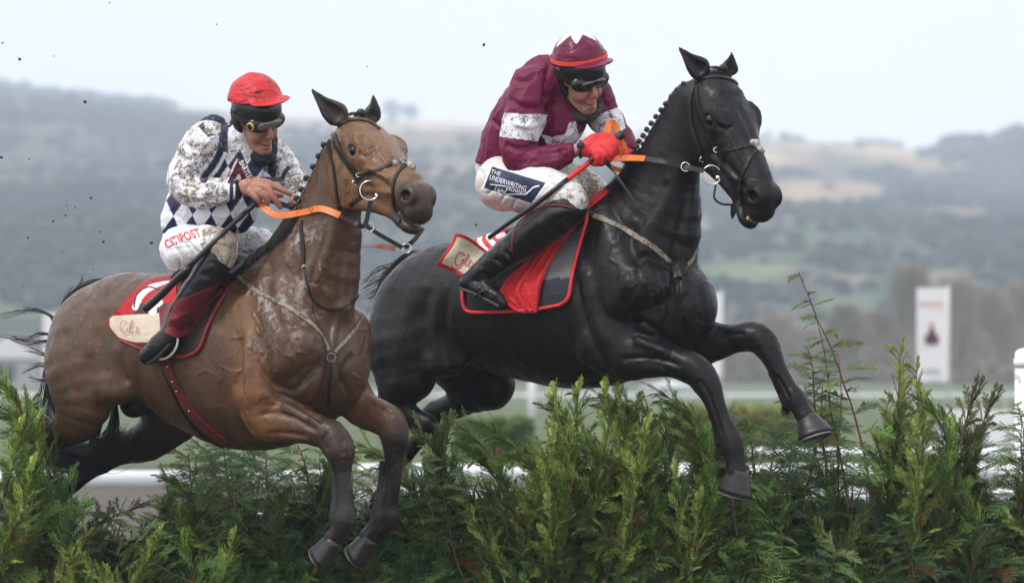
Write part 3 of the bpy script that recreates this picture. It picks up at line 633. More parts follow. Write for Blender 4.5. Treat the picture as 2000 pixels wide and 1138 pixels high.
# ================= black horse
YK = 25.6; fk = Frame(1080, 34)
def black():
    B = Body(); sd = fk.side; T = lambda rows, k=18, col=None, **kw: B.tube(fk.t(rows), kw.pop('side', sd), k, col, **kw)
    T([(850, 600, 0, 112, 108), (930, 595, 0, 122, 122), (1020, 598, 0, 142, 134), (1110, 600, 0, 158, 134), (1190, 600, 0, 152, 122), (1270, 600, 0, 120, 104), (1318, 596, 0, 84, 84)], 30, BL)
    B.ell(fk(878, 560, 0), (70, 70, 74), None, 40, BL)
    T([(800, 600, 40, 72, 60), (785, 670, 74, 80, 56), (795, 740, 80, 62, 46)], 26, BL)
    T([(860, 640, 88, 56, 28), (868, 710, 90, 50, 28)], 20, BL)
    T([(795, 735, 80, 54, 40), (770, 780, 80, 34, 28), (800, 812, 78, 25, 20), (838, 830, 76, 20, 16)], 12, BL)
    T([(838, 830, 76, 20, 16), (800, 880, 76, 15, 13), (760, 940, 76, 15, 13), (740, 980, 76, 19, 16)], 8, BL)
    T([(900, 690, -30, 80, 60), (940, 735, -62, 72, 50), (968, 758, -66, 46, 36)], 20, BL)
    T([(925, 755, -62, 52, 40), (890, 790, -66, 28, 24), (840, 812, -70, 22, 18), (850, 860, -72, 16, 14), (860, 930, -72, 16, 14)], 10, BL)
    # neck
    T([(1240, 505, 0, 140, 92), (1285, 430, 0, 98, 66), (1300, 360, 0, 74, 50), (1316, 300, 0, 62, 44), (1338, 240, 0, 52, 38), (1358, 195, 0, 44, 36)], 26, BL)
    T([(1150, 440, 0, 40, 26), (1208, 384, 0, 34, 22), (1258, 322, 0, 22, 17), (1294, 260, 0, 18, 15), (1332, 194, 0, 17, 15)], 22, BL)
    T([(1346, 350, -8, 12), (1343, 440, -6, 18), (1338, 500, -2, 18), (1330, 560, 0, 12)], 14, BL)
    T([(1322, 330, 26, 14), (1292, 400, 46, 18), (1262, 460, 60, 24), (1255, 540, 74, 30)], 20, BL)
    T([(1160, 440, 60, 48, 24), (1195, 520, 88, 58, 30), (1225, 580, 98, 58, 34)], 14, BL)
    T([(1120, 500, 84, 44, 20), (1145, 590, 100, 56, 28), (1180, 660, 96, 44, 30)], 12, BL)
    B.ell(fk(1262, 560, 84), (56, 50, 50), None, 9, BL); B.ell(fk(1280, 612, 66), (44, 40, 52), None, 7, BL)
    B.ell(fk(1344, 556, -52), (32, 44, 56), None, 9, BL); B.ell(fk(1340, 618, -34), (36, 40, 50), None, 7, BL)
    # near foreleg
    T([(1175, 660, 90, 62, 40), (1212, 690, 84, 54, 38), (1265, 697, 78, 42, 32), (1315, 706, 74, 30, 26), (1345, 716, 72, 29, 26)], 12, BL)
    T([(1325, 710, 73, 28, 24), (1358, 722, 71, 31, 27), (1380, 748, 70, 29, 25), (1396, 785, 70, 20, 19), (1413, 825, 70, 18, 15), (1426, 852, 70, 22, 18), (1430, 872, 70, 24, 20), (1436, 900, 70, 19, 17), (1438, 925, 70, 22, 20)], 9, BL)
    T([(1382, 780, 66, 7), (1398, 826, 66, 9), (1408, 866, 67, 12)], 10, BL)
    T([(1250, 668, 100, 12), (1300, 688, 96, 9)], 6, BL); T([(1230, 712, 98, 14), (1296, 722, 92, 9)], 6, BL)
    # far foreleg
    T([(1340, 660, -60, 48, 36), (1385, 668, -66, 42, 32), (1430, 662, -70, 29, 25), (1465, 656, -72, 27, 24)], 12, BL)
    T([(1450, 658, -72, 26, 24), (1480, 660, -73, 30, 26), (1502, 684, -74, 26, 23), (1520, 722, -75, 18, 17), (1540, 756, -76, 17, 15), (1553, 778, -76, 22, 19), (1566, 800, -77, 19, 17), (1576, 818, -77, 21, 19)], 9, BL)
    T([(1508, 730, -78, 7), (1526, 766, -78, 9), (1540, 790, -78, 13)], 10, BL)
    H = HeadF((1405, fk(1372, 190, 0)[1] - 10, -126), (.36, -.50, -.79), 335, R(2))
    e0 = H(4, -10, 27); e1 = H(2, -10, -27)
    ears = [([e0 + (0, 0, -4), (1363, e0[1] - 4, -140), (1344, e0[1] - 8, -118), (1325, e0[1] - 2, -92)], (-.2, -1, .1), 23),
            ([e1 + (0, 0, -6), (1424, e1[1] - 5, -138), (1430, e1[1] - 6, -122), (1429, e1[1] - 4, -101)], (.3, -1, 0), 18)]
    head(B, H, (.010, .0092, .0092), ears, BL, mouth=.8)
    def paint(V, C):
        C = C.copy(); x, z = V[:, 0], -V[:, 2]; n = vnoise(V, 50, 3); C *= (1 + .2 * n)[:, None]
        al = np.ones(len(V)); al -= .25 * np.exp(-((x - 1210) / 50) ** 2 - ((z - 420) / 40) ** 2)
        return C, al
    root = empty('horse', tuple(W(fk(1080, 1300, 0), YK)[0]), 'black horse with a plaited mane, forelegs reaching out over the hedge', 'horse')
    o, bv = body_obj('body', B, 2.8, YK, M_black, root, BL, paint, STR_K, skinrough)
    add('eye', ballmesh(H(101, -30, 45), 12), YK, M_eye, root); add('eye', ballmesh(H(101, -30, -45), 12), YK, M_eye, root)
    add('teeth', merge([ballmesh(H(284 - abs(s_) * .25, -79, s_), (3.6, 3.6, 4.6), 8, 6) for s_ in (-9, -3, 3, 9, 15)]), YK, M('teeth', (.45, .36, .18), .4), root)
    for (a, b, toe, r0, r1, l) in (((1442, 916), (1430, 961), (.77, -.4, -.64), 20, 31, 70), ((1575, 812), (1588, 853), (.95, -.4, -.15), 19, 32, -77)):
        h, s = hoofmesh(fk(*a, l), fk(*b, l), toe, r0, r1); ho = add('hoof', h, YK, M_hoof, root); add('horseshoe', s, YK, M_shoe, ho)
    for (a, b, l) in (((736, 985), (722, 1015), 76), ((862, 935), (868, 965), -72)):
        h, s = hoofmesh(fk(*a, l), fk(*b, l), (.6, 0, -.7), 19, 27); ho = add('hoof', h, YK, M_hoof, root); add('horseshoe', s, YK, M_shoe, ho)
    return root, bv, H
bay_root, BVB, HB = bay()
black_root, BVK, HK = black()
# ---------------------------------------------------------------- riders
def inpoly(V, poly):
    x, y = V[:, 0], -V[:, 2]; c = np.zeros(len(V), bool); n = len(poly)
    for i in range(n):
        (x0, y0), (x1, y1) = poly[i], poly[(i + 1) % n]
        if y0 == y1: continue
        c ^= ((y0 > y) != (y1 > y)) & (x < (x1 - x0) * (y - y0) / (y1 - y0) + x0)
    return c
def bv_union(*L):
    """nearest hit over several surfaces"""
    class U:
        def ray_cast(s, o, d):
            best = (None, None, None, None)
            for b in L:
                r = b.ray_cast(o, d)
                if r[0] is not None and (best[0] is None or r[3] < best[3]): best = r
            return best
    return U()
SKIN = (.47, .26, .19); SKIN2 = (.42, .175, .125)
MUDC = (.075, .055, .038)
def cloth(name, rough=.6, fold=.6, mud=None, coat=0, sheen=0, **k):
    return M(name, rough=rough, spec=.25, attr=True, coat=coat, sheen=sheen, bump=[(13, fold, .02, 'fold', (.3, .5, .4), (1, 1, 2.2)), (42, fold * .5, .006), (420, .12, .001)], mud=mud, **k)
M_skin = M('skin', rough=.5, attr=True, spec=.4, var=.15, varscale=90, mud=[(90, .60, (.20, .10, .06)), (150, .62, (.08, .045, .03))], bump=[(190, .3, .002), (60, .25, .004)])
M_silk1 = cloth('muddy_silk', .55, .35, [(260, .53, (.075, .058, .042)), (55, .60, (.24, .19, .13))])
M_silk2 = cloth('maroon_silk', .5, .35, [(230, .555, (.07, .055, .045))], sheen=0)
M_breech = cloth('white_breeches', .45, .35, [(220, .54, (.10, .08, .06)), (40, .57, (.25, .20, .14))])
M_boot = M('boot_leather', (.009, .009, .010), .28, spec=.35, attr=False, var=.3, varscale=25, bump=[(15, .35, .01, 'fold', (0, .8, 0), (1, 1, 3)), (60, .2, .003)], mud=(60, .66, (.07, .055, .04)))
M_blackp = M('black_plastic', (.012, .012, .013), .3, spec=.5); M_blackc = M('black_knit', (.014, .014, .016), .85, bump=(240, .5, .003), mud=(70, .62, (.06, .05, .04)))
M_lens = M('goggle_lens', (.13, .10, .085), .10, spec=.8, coat=.6); M_lensd = M('dark_lens', (.01, .01, .01), .06, spec=.8, coat=.8)
M_capr = M('red_cap_cloth', (.52, .012, .018), .5, spec=.4, bump=[(16, .8, .014, 'fold', (.2, 0, .3), (1, 1, 2.5)), (60, .5, .004)], mud=[(60, .60, (.06, .02, .015)), (120, .60, (.05, .02, .015))])
M_capm = cloth('maroon_cap_silk', .33, .45); M_glove = M('red_glove', (.60, .012, .016), .6, bump=[(40, .5, .006), (160, .4, .003)], mud=(60, .66, (.06, .01, .01)))
M_rubber = M('black_rubber', (.012, .012, .012), .5, bump=(200, .3, .002)); M_white = M('white_enamel', (.75, .75, .74), .35); M_yel = M('yellow_button', (.75, .55, .03), .4)
M_txtw = M('white_print', (.78, .78, .78), .6); M_txtr = M('red_print', (.62, .02, .03), .6)
def jhead(B, H, mouth=0):
    k = H.k; e = lambda c, r, **kw: B.ell(H(*c), np.array(r) * k, H.ax, **kw)
    e((0, 14, 0), (46, 42, 36), k=8, col=SKIN); e((16, -20, 0), (25, 36, 28), k=10, col=SKIN); e((30, -52, 0), (13, 11, 15), k=10, col=SKIN)
    for s_ in (1, -1):
        e((29, -22, s_ * 15), (12, 13, 11), k=8, col=SKIN2); B.tube(H.t([(2, -32, s_ * 25, 7), (18, -48, s_ * 16, 6), (32, -56, s_ * 5, 6)]), H.s, 8, SKIN)
        e((37, 2, s_ * 13), (7, 5, 8), k=4, op=-1, kc=3, col=(.2, .1, .07)); B.tube(H.t([(38, 10, s_ * 5, 4), (37, 12, s_ * 14, 4), (30, 8, s_ * 23, 3)]), H.s, 5, SKIN)
        e((47, -21, s_ * 4.5), (4.5, 3.5, 3.5), k=3, col=SKIN2); e((-4, -8, s_ * 33), (9, 14, 4), k=3, col=SKIN2)
        B.tube(H.t([(42, -22, s_ * 10, 1.6), (36, -38, s_ * 17, 1.6), (34, -48, s_ * 17, 1.4)]), H.s, 4, SKIN2, op=-1)
    B.tube(H.t([(40, 8, 0, 4), (47, -6, 0, 4.5), (52, -17, 0, 5.5)]), H.s, 5, SKIN2, kc=6)
    e((40, -36, 0), (7, 4, 10), k=4, col=(.36, .12, .09)); e((39, -44 - mouth * 2, 0), (7, 4, 9), k=4, col=(.36, .12, .09)); e((47, -40 - mouth, 0), (6, 1.2 + mouth * 1.4, 7.5), k=1.5, op=-1, col=(.05, .015, .012), kc=2)
def cap(name, H, Yb, root, mat, dn=0, paint=None, disp=None):
    k = H.k; B = Body(); B.ell(H(-3, 27, 0), np.array((56, 50, 49)) * k, H.ax, col=None); B.ell(H(-3, 60, 0), np.array((30, 17, 28)) * k, H.ax, k=12)
    B.cut(H(0, 24 + dn, 0), -H.n + H.a * .30, 3)
    pa = unit(H.a + H.n * .26); B.ell(H(45, 40 + dn, 0), np.array((30, 3.4, 39)) * k, (pa, unit(np.cross(H.s, pa)), H.s), k=4)
    B.ell(H(-38, 24 + dn, 0), np.array((16, 16, 30)) * k, H.ax, k=6)
    ds = lambda V, N_: vnoise(V, 18, 3) * 1.1 + vnoise(V, 7, 4) * .35
    return body_obj(name, B, 1.8, Yb, mat, root, (.3, .01, .05), paint, None, ds)
def underhelmet(H, Yb, root):
    k = H.k; B = Body(); B.ell(H(0, 22, 0), np.array((52, 38, 43)) * k, H.ax); B.cut(H(0, 46, 0), H.n - H.a * .25, 2); B.cut(H(0, 10, 0), -H.n + H.a * .0, 3)
    for s_ in (1, -1):
        B.tube(H.t([(-8, 16, s_ * 39, 13, 7), (-6, -8, s_ * 38, 11, 6), (2, -30, s_ * 31, 8, 5)]), H.s, 5)
    o, _ = body_obj('helmet_liner', B, 1.8, Yb, M_blackp, root, None)
    P = [H(2, -30, 33), H(14, -52, 26), H(24, -64, 10), H(24, -64, -10), H(14, -52, -26), H(2, -30, -33)]; P = cat(np.array(P), 4); nn = [unit(p - H(6, -20, 0)) for p in P]
    add('chin_strap', ribbonmesh(P, nn, 7, 1.5), Yb, M_rubber, root)
def goggles(H, Yb, root, lens, dark):
    k = H.k; B = Body(); e = lambda c, r, **kw: B.ell(H(*c), np.array(r) * k, H.ax, **kw)
    for s_ in (1, -1): e((34, 3.5, s_ * 13), (15, 17, 26), k=14)
    e((47, -14, 0), (14, 10, 7), k=4, op=-1)
    o, _ = body_obj('goggles', B, 1.4, Yb, M_blackp, root, None)
    B = Body()
    for s_ in (1, -1): B.ell(H(37.5, 4, s_ * 12), np.array((13.6, 11.5, 20)) * k, H.ax, k=13)
    B.ell(H(49, -13, 0), np.array((14, 10, 8.5)) * k, H.ax, k=4, op=-1)
    body_obj('lens', B, 1.4, Yb, lens, o, None)
    for s_ in (1, -1):
        P = cat(np.array([H(30, 4, s_ * 34), H(12, 9, s_ * 41), H(-14, 14, s_ * 44)]), 4); add('strap', ribbonmesh(P, [H.s * s_] * len(P), 13 * k / 1.25, 2), Yb, M_rubber, o)
    return o
def rider(name_label, fr, Yb, H, torso, narm, farm, nhand, fhand, fingers, nleg, fleg, nfoot, skin_hands=True, mouth=0):
    """the body itself: one continuous figure under the clothes"""
    B = Body(); sd = fr.side; T = lambda rows, k=10, col=SKIN, sc=.84: B.tube([(*q[:3], q[3] * sc, q[4] * sc) for q in fr.t(rows)], sd, k, col)
    T(torso, sc=.74); T(narm, sc=.68); T(farm, sc=.78); T(nleg, sc=.72); T(fleg, sc=.74); T(nfoot, sc=.66)
    jhead(B, H, mouth); B.tube([(*H(-14, -26, 0), 24, 24), (*H(-28, -62, 0), 28, 30)], sd, 10, SKIN)
    for c, r, ax in nhand + fhand: B.ell(c, r, ax, 6, SKIN2, kc=8)
    for f in fingers: B.tube(f, sd, 3, SKIN2, kc=6, sub=4)
    root = empty('person', tuple(W(fr(torso[0][0], torso[0][1] + 60, 0), Yb)[0]), name_label, 'person')
    body_obj('body', B, 2.1, Yb, M_skin, root, SKIN); return root
WHT = np.array((.74, .74, .77)); NAVY = np.array((.012, .021, .068)); MAR = np.array((.125, .004, .036))
def stroke(V, C, pts, w_, col, z=True):
    D, T = pdist(V, pts); C[D < w_] = col
def creases(V, sc, seed):
    a = V[:, 0] * .8 - V[:, 2] * .6; b = V[:, 0] * .6 + V[:, 2] * .8; P = np.stack([a, V[:, 1], b * .45], 1); return (1 - np.abs(vnoise(P, sc, seed))) ** 4 - .25 + .5 * (1 - np.abs(vnoise(P[:, ::-1], sc * .6, seed + 1))) ** 5
# ===== rider of the bay
def rider1():
    A = (.52, -.74, -.42); H = HeadF((500, fb(496, 222, 0)[1] - 16, -226), A, 300 * 1.09, R(-14))
    torso = [(372, 428, 0, 56, 60), (398, 380, 0, 58, 64), (430, 328, 0, 58, 72), (460, 288, 0, 44, 70), (480, 268, 0, 30, 46)]
    narm = [(404, 276, 60, 40), (374, 322, 76, 39), (364, 358, 86, 37), (396, 377, 84, 31), (440, 371, 72, 23), (462, 370, 66, 17)]
    farm = [(518, 288, -68, 34), (552, 322, -78, 30), (576, 356, -64, 24), (588, 382, -46, 16)]
    y0 = fb(480, 368, 62)[1]; yf = fb(584, 394, -42)[1]; f = lambda pts, r: [(x, y0 + d, -y, rr) for (x, y, d), rr in zip(pts, r)]
    fingers = [f([(498, 353, -6), (522, 357, -14), (545, 368, -16), (566, 378, -14)], (8, 7, 6.5, 5)), f([(500, 362, -12), (520, 367, -20), (534, 384, -22), (547, 404, -16)], (8, 7.5, 6.8, 5.4)),
               f([(496, 370, -12), (512, 378, -22), (523, 391, -18), (519, 400, -8)], (8, 7.5, 6.5, 5.5)), f([(488, 374, -10), (501, 386, -18), (508, 396, -10), (503, 402, 0)], (8, 7, 6, 5)),
               f([(486, 356, 2), (510, 366, 10), (532, 378, 8), (549, 382, 2)], (9, 7.5, 6.5, 5)), [(578, yf, -384, 8), (570, yf - 8, -392, 6), (566, yf - 8, -402, 5)], [(586, yf, -388, 8), (580, yf - 12, -398, 6.5), (576, yf - 8, -407, 5.5)], [(592, yf, -392, 8), (590, yf - 12, -403, 6), (584, yf - 8, -410, 5)]]
    nhand = [((486, y0 - 2, -366), (24, 11, 17), (unit((1, -.25, -.12)), (.25, 1, 0), (.1, 0, 1)))]; fhand = [((586, yf, -394), (13, 10, 12), None)]
    nleg = [(358, 484, 30, 46), (392, 480, 84, 40), (430, 478, 108, 34), (434, 498, 114, 30), (404, 540, 126, 28), (366, 588, 138, 22), (344, 622, 146, 18), (332, 648, 150, 17)]
    fleg = [(372, 470, -20, 52), (440, 480, -70, 40), (505, 478, -104, 33), (528, 500, -112, 27), (520, 560, -128, 24), (490, 640, -140, 18)]
    nfoot = [(338, 652, 150, 20), (314, 676, 156, 25), (290, 694, 158, 19)]
    root = rider('jockey in a red cap and muddy white and navy silks riding the bay horse', fb, YB, H, torso, narm, farm, nhand, fhand, fingers, nleg, fleg, nfoot)
    # shirt
    RED, BLU_, = (1, 0, 0), (0, 0, 1); B = Body(); sd = fb.side; T = lambda rows, k, col, **kw: B.tube(fb.t(rows), sd, k, col, kc=2, **kw)
    T(torso, 16, BLU_); B.ell(fb(440, 408, 10), (64, 52, 54), None, 18, BLU_, kc=2); B.ell(fb(366, 415, 14), (36, 34, 50), None, 14, BLU_, kc=2); B.ell(fb(470, 330, 0), (44, 48, 60), None, 16, BLU_, kc=2)
    B.ell(fb(415, 266, 30), (34, 20, 40), None, 14, BLU_, kc=2)
    T(narm, 10, RED); T(farm, 10, RED); B.cut(fb(400, 458, 0), (.06, 0, -1), 5, 300)
    def paint(V, C):
        x, y = V[:, 0], -V[:, 2]; sl = C[:, 0] > .5; C = np.tile(WHT, (len(V), 1)).astype(float)
        u = (x - 357) / 37 + (y - 421) * .004; v = (y - 421 + (x - 357) * .05) / 62; dm = (np.floor(u + v + .5) + np.floor(u - v + .5)).astype(int) % 2 == 1
        C[~sl & dm & (y > 292)] = NAVY; C[~sl & (y < 262) & (x < 440)] = NAVY; C[~sl & (y <= 300) & (y > 240) & (x > 424) & (x < 446)] = NAVY; C[~sl & (x > 520)] = NAVY
        stroke(V, C, [(428, 236), (436, 262), (430, 300), (412, 330), (398, 350)], 8, NAVY); stroke(V, C, [(440, 300), (424, 330), (410, 346)], 3.5, WHT); stroke(V, C, [(522, 280), (532, 310), (530, 350)], 8, NAVY)
        C[inpoly(V, [(386, 246), (398, 238), (418, 240), (424, 262), (408, 268)])] = NAVY; C[sl & inpoly(V, [(396, 232), (432, 236), (430, 262), (404, 262)])] = WHT
        C[inpoly(V, [(458, 312), (474, 312), (496, 352), (488, 362), (438, 358)])] = (.10, .012, .012); C[inpoly(V, [(467, 338), (458, 352), (474, 356)])] = WHT * .8
        stroke(V, C, [(463, 312), (441, 358)], 1.6, WHT); nr = np.abs(y - 370) < 30
        C[sl & nr & (x > 448) & (x < 455)] = NAVY; C[sl & nr & (x > 459) & (x < 490)] = (.01, .012, .02)
        return C, np.where(sl, 1.0, np.where(y < 400, .8, .25)) * np.where((x > 445) & (x < 500) & sl & nr, 0, 1)
    fo = lambda V, N_: vnoise(V * (.6, 1, 1.6), 26, 8) * 1.6 + creases(V, 24, 9) * 2.6
    st = [([(350, 300), (372, 330), (380, 360)], 5, -4), ([(340, 340), (360, 352), (384, 358)], 4, -4), ([(345, 372), (372, 384), (410, 388)], 4, 3), ([(352, 360), (390, 368), (430, 360)], 4, -4), ([(375, 392), (410, 390), (446, 384)], 4, -3.5), ([(360, 280), (390, 300), (410, 330)], 6, -4), ([(400, 345), (425, 352), (446, 352)], 4, -3),
          ([(408, 300), (402, 330), (396, 348)], 5, -6), ([(330, 410), (350, 425), (380, 432)], 4, -3), ([(440, 400), (460, 420), (470, 440)], 5, -4), ([(480, 390), (480, 420), (474, 446)], 5, -4), ([(545, 290), (560, 320), (575, 350)], 4, -3)]
    shirt, bs = body_obj('shirt', B, 1.8, YB, M_silk1, root, RED, paint, st, fo)
    # breeches
    B = Body(); T = lambda rows, k=14, col=None, **kw: B.tube(fb.t(rows), sd, k, col, **kw)
    T(nleg[:4]); T(fleg[:4]); B.ell(fb(364, 492, 40), (44, 46, 46), None, 14); B.ell(fb(362, 462, 0), (42, 38, 58), None, 14)
    def paint(V, C):
        C = np.tile(WHT, (len(V), 1)).astype(float); x, y = V[:, 0], -V[:, 2]; k = np.clip((x - 408 + (y - 460) * .2) / 18, 0, 1) * np.exp(-((y - 478) / 40) ** 2); C += (np.array((.23, .18, .12)) - C) * (k * (x < 462) * .92)[:, None]
        al = np.clip((x - 372) / 26, 0, 1); al[x > 462] = .9; return C, np.maximum(al, 0)
    st = [([(330, 470), (350, 500), (352, 530)], 4, -3), ([(345, 462), (370, 490), (380, 520)], 4, -3), ([(365, 470), (390, 500), (396, 520)], 4, -3), ([(400, 450), (425, 455), (445, 470)], 3, -3), ([(410, 470), (430, 478), (446, 482)], 3, -2.5), ([(324, 487), (350, 480), (376, 478)], 1.5, 1.5)]
    br, bb = body_obj('breeches', B, 2.1, YB, M_breech, root, (.7, .7, .7), paint, st, lambda V, N_: vnoise(V, 22, 20) * 1.8 + vnoise(V, 9, 21) * .8)
    # boots
    def boot(leg, foot, label=None):
        B = Body(); B.tube([(*q[:3], q[3] * 1.06, q[4] * 1.06) for q in fb.t(leg)], sd, 6); B.tube(fb.t(foot), sd, 8); b0 = np.array(fb(*leg[0][:3])); d = unit(np.array(fb(*leg[0][:3])) - np.array(fb(*leg[1][:3]))); B.cut(b0 + d * 2, d, 2, 60)
        return body_obj('boot', B, 2.1, YB, M_boot, root, None, None, None, lambda V, N_: vnoise(V * (1, 1, 1.6), 20, 30) * 1.3)
    b1, bbt = boot([(428, 498, 115, 31), (404, 540, 126, 29), (366, 588, 138, 23), (344, 622, 146, 19), (334, 648, 150, 19)], nfoot); boot([(526, 512, -114, 27), (518, 560, -128, 24), (490, 640, -140, 18)], [(490, 640, -140, 18), (470, 670, -145, 20)])
    sole = add('sole', ribbonmesh(cat(np.array([fb(334, 668, 168), fb(312, 692, 172), fb(292, 706, 170)]), 4), [(.5, -.2, -1)] * 9, 20, 5), YB, M_rubber, b1)
    cap('helmet', H, YB, root, M_capr, 12); underhelmet(H, YB, root); g = goggles(H, YB, root, M_lens, 0)
    add('strap_button', tubemesh([H(36, 4, 31), H(38, 4, 36)], [8.5, 8.5], 16), YB, M_yel, g)
    # neck scarf with spare goggles
    B = Body(); P = [H(-22, -38, 34), H(0, -62, 32), H(26, -70, 14), H(30, -72, -10), H(8, -60, -34), H(-30, -40, -36), H(-48, -30, 0), H(-22, -34, 38)]
    B.tube([(*p, 9, 14) for p in P], (0, 0, 1), 6); B.ell(H(8, -62, 28), (24, 9, 13), None, 6); B.ell(H(-14, -48, 32), (13, 9, 20), None, 8); B.ell(H(28, -66, 4), (20, 9, 12), None, 8)
    body_obj('neck_scarf', B, 1.9, YB, M_blackc, root, None, None, None, lambda V, N_: vnoise(V, 9, 5) * 2.2)
    return root, H, bs, bb, bbt, shirt, br
P1, HJ1, BS1, BBR1, BBT1, SH1, BRE1 = rider1()
# ===== rider of the black horse
def rider2():
    A = (.52, -.76, -.40); H = HeadF((1133, fk(1128, 142, 0)[1] - 16, -147), A, 300 * 1.09, R(-14))
    torso = [(984, 318, 0, 52, 60), (1006, 270, 0, 58, 66), (1042, 214, 0, 64, 74), (1078, 172, 0, 50, 74), (1106, 160, 0, 32, 48)]
    narm = [(1040, 172, 60, 45), (1026, 224, 80, 41), (1012, 280, 92, 37), (1026, 314, 94, 33), (1072, 312, 84, 26), (1116, 298, 74, 19), (1130, 294, 71, 13)]
    farm = [(1158, 190, -66, 42), (1182, 232, -76, 32), (1212, 268, -62, 25), (1230, 288, -46, 16)]
    y0 = fk(1165, 290, 64)[1]; yf = fk(1230, 296, -44)[1]; f = lambda pts, r: [(x, y0 + d, -y, rr) for (x, y, d), rr in zip(pts, r)]
    fingers = [f([(1180, 276, -8), (1198, 284, -20), (1200, 300, -18), (1188, 306, -8)], (10, 8.5, 7.5, 6.5)), f([(1176, 284, -12), (1192, 296, -24), (1190, 310, -18), (1178, 314, -8)], (10, 8.5, 7.5, 6.5)),
               f([(1168, 290, -12), (1180, 304, -24), (1178, 316, -16), (1168, 318, -6)], (9.5, 8, 7, 6)), f([(1160, 294, -10), (1168, 308, -20), (1166, 318, -14), (1158, 318, -4)], (9, 7.5, 6.5, 5.5)), f([(1160, 272, 0), (1182, 268, 4), (1200, 272, 0), (1208, 282, -4)], (10, 8.5, 7.5, 6)),
               [(1222, yf, -290, 10), (1216, yf - 12, -298, 8), (1212, yf - 8, -308, 6.5)], [(1232, yf, -292, 10), (1226, yf - 14, -302, 8), (1220, yf - 8, -312, 6.5)], [(1240, yf, -296, 9), (1236, yf - 14, -305, 7.5), (1230, yf - 8, -315, 6)]]
    nhand = [((1162, y0, -287), (27, 14, 20), (unit((1, -.2, 0)), (.2, 1, 0), (0, 0, 1)))]; fhand = [((1230, yf, -292), (18, 13, 17), None)]
    nleg = [(985, 360, 40, 50), (1045, 366, 96, 46), (1100, 380, 120, 37), (1118, 398, 124, 32), (1080, 432, 130, 31), (1015, 478, 136, 30), (960, 520, 142, 25), (926, 546, 146, 20)]
    fleg = [(1000, 350, -20, 50), (1090, 350, -70, 42), (1150, 372, -106, 35), (1172, 398, -116, 28), (1150, 450, -128, 24), (1100, 530, -140, 18)]
    nfoot = [(914, 552, 148, 17), (946, 566, 154, 19), (970, 582, 156, 15), (982, 592, 156, 10)]
    root = rider('jockey in maroon silks with white armbands and red gloves riding the black horse', fk, YK, H, torso, narm, farm, nhand, fhand, fingers, nleg, fleg, nfoot, mouth=1)
    NE, FA, TO = (1, 0, 0), (0, 1, 0), (0, 0, 1); B = Body(); sd = fk.side; T = lambda rows, k, col, **kw: B.tube(fk.t(rows), sd, k, col, kc=2, **kw)
    T(torso, 16, TO); B.ell(fk(1088, 232, 0), (58, 52, 62), None, 20, TO, kc=2); B.ell(fk(990, 290, 10), (42, 36, 58), None, 14, TO, kc=2); B.ell(fk(1062, 164, 20), (50, 32, 54), None, 18, TO, kc=2)
    T(narm[:6], 10, NE); B.ell(fk(1018, 305, 92), (32, 32, 30), None, 10, NE, kc=2); T(farm, 10, FA); B.cut(fk(975, 334, 0), (-.35, 0, -1), 5, 300); B.cut(fk(1118, 298, 74), (1, .1, .05), 2, 40)
    def paint(V, C):
        x, y = V[:, 0], -V[:, 2]; n = C[:, 0] > .5; fa = (C[:, 1] > .5) & (x > 1140); C = np.tile(MAR, (len(V), 1)).astype(float)
        C[n & (y > 221 + (x - 984) * .04) & (y < 268 + (x - 984) * .12) & (x < 1075)] = WHT
        C[fa & inpoly(V, [(1150, 232), (1212, 208), (1222, 250), (1206, 262), (1168, 278)])] = WHT
        t = ~n & ~fa; C[t & inpoly(V, [(1056, 262), (1078, 268), (1104, 262), (1112, 240), (1124, 238), (1130, 262), (1148, 252), (1138, 275), (1140, 290), (1070, 284)])] = WHT
        return C, np.where(C[:, 1] > .3, 1, np.where(y > 200, .38, .1))
    fo = lambda V, N_: vnoise(V * (.6, 1, 1.4), 34, 38) * 1.8 + creases(V, 30, 39) * 3.2
    st = [([(990, 190), (1020, 210), (1056, 212)], 6, -4), ([(984, 280), (1010, 290), (1050, 284)], 5, -4), ([(1000, 240), (1030, 248), (1060, 240)], 5, 3), ([(1062, 180), (1074, 230), (1068, 280)], 6, -8), ([(1010, 330), (1050, 322), (1100, 312)], 5, 3.5), ([(1040, 300), (1080, 298), (1110, 292)], 4, -3.5), ([(950, 230), (975, 250), (980, 290)], 6, -5),
          ([(990, 150), (1020, 160), (1050, 150)], 6, -4), ([(1075, 120), (1066, 160), (1070, 200)], 6, -5), ([(1090, 290), (1096, 305), (1092, 320)], 3, -3), ([(1106, 286), (1110, 300), (1106, 312)], 3, -3), ([(1166, 170), (1180, 200), (1190, 215)], 5, -4)]
    shirt, bs = body_obj('shirt', B, 1.8, YK, M_silk2, root, MAR, paint, st, fo)
    B = Body(); T = lambda rows, k=14, col=None, **kw: B.tube(fk.t(rows), sd, k, col, **kw)
    T(nleg[:4]); T(fleg[:4]); B.ell(fk(982, 356, 44), (52, 50, 52), None, 14); B.ell(fk(1030, 372, 80), (60, 42, 44), None, 14); B.ell(fk(975, 325, 0), (46, 36, 66), None, 14)
    def paint(V, C):
        C = np.tile(np.array((.62, .60, .57)), (len(V), 1)).astype(float); x, y = V[:, 0], -V[:, 2]; poly = [(961, 325), (1066, 357), (1038, 397), (945, 367)]
        C[inpoly(V, [(958, 321), (1071, 355), (1040, 402), (941, 369)])] = WHT; C[inpoly(V, poly)] = (.012, .022, .06)
        low = np.clip((y - 368 - (x - 945) * .32) / 22, 0, 1) * (x < 1040); C += (np.array((.62, .33, .33)) - C) * (low * .5)[:, None]
        al = np.clip((x - 1040) / 40, 0, 1) * .75; al[x > 1128] = 1; return C, al
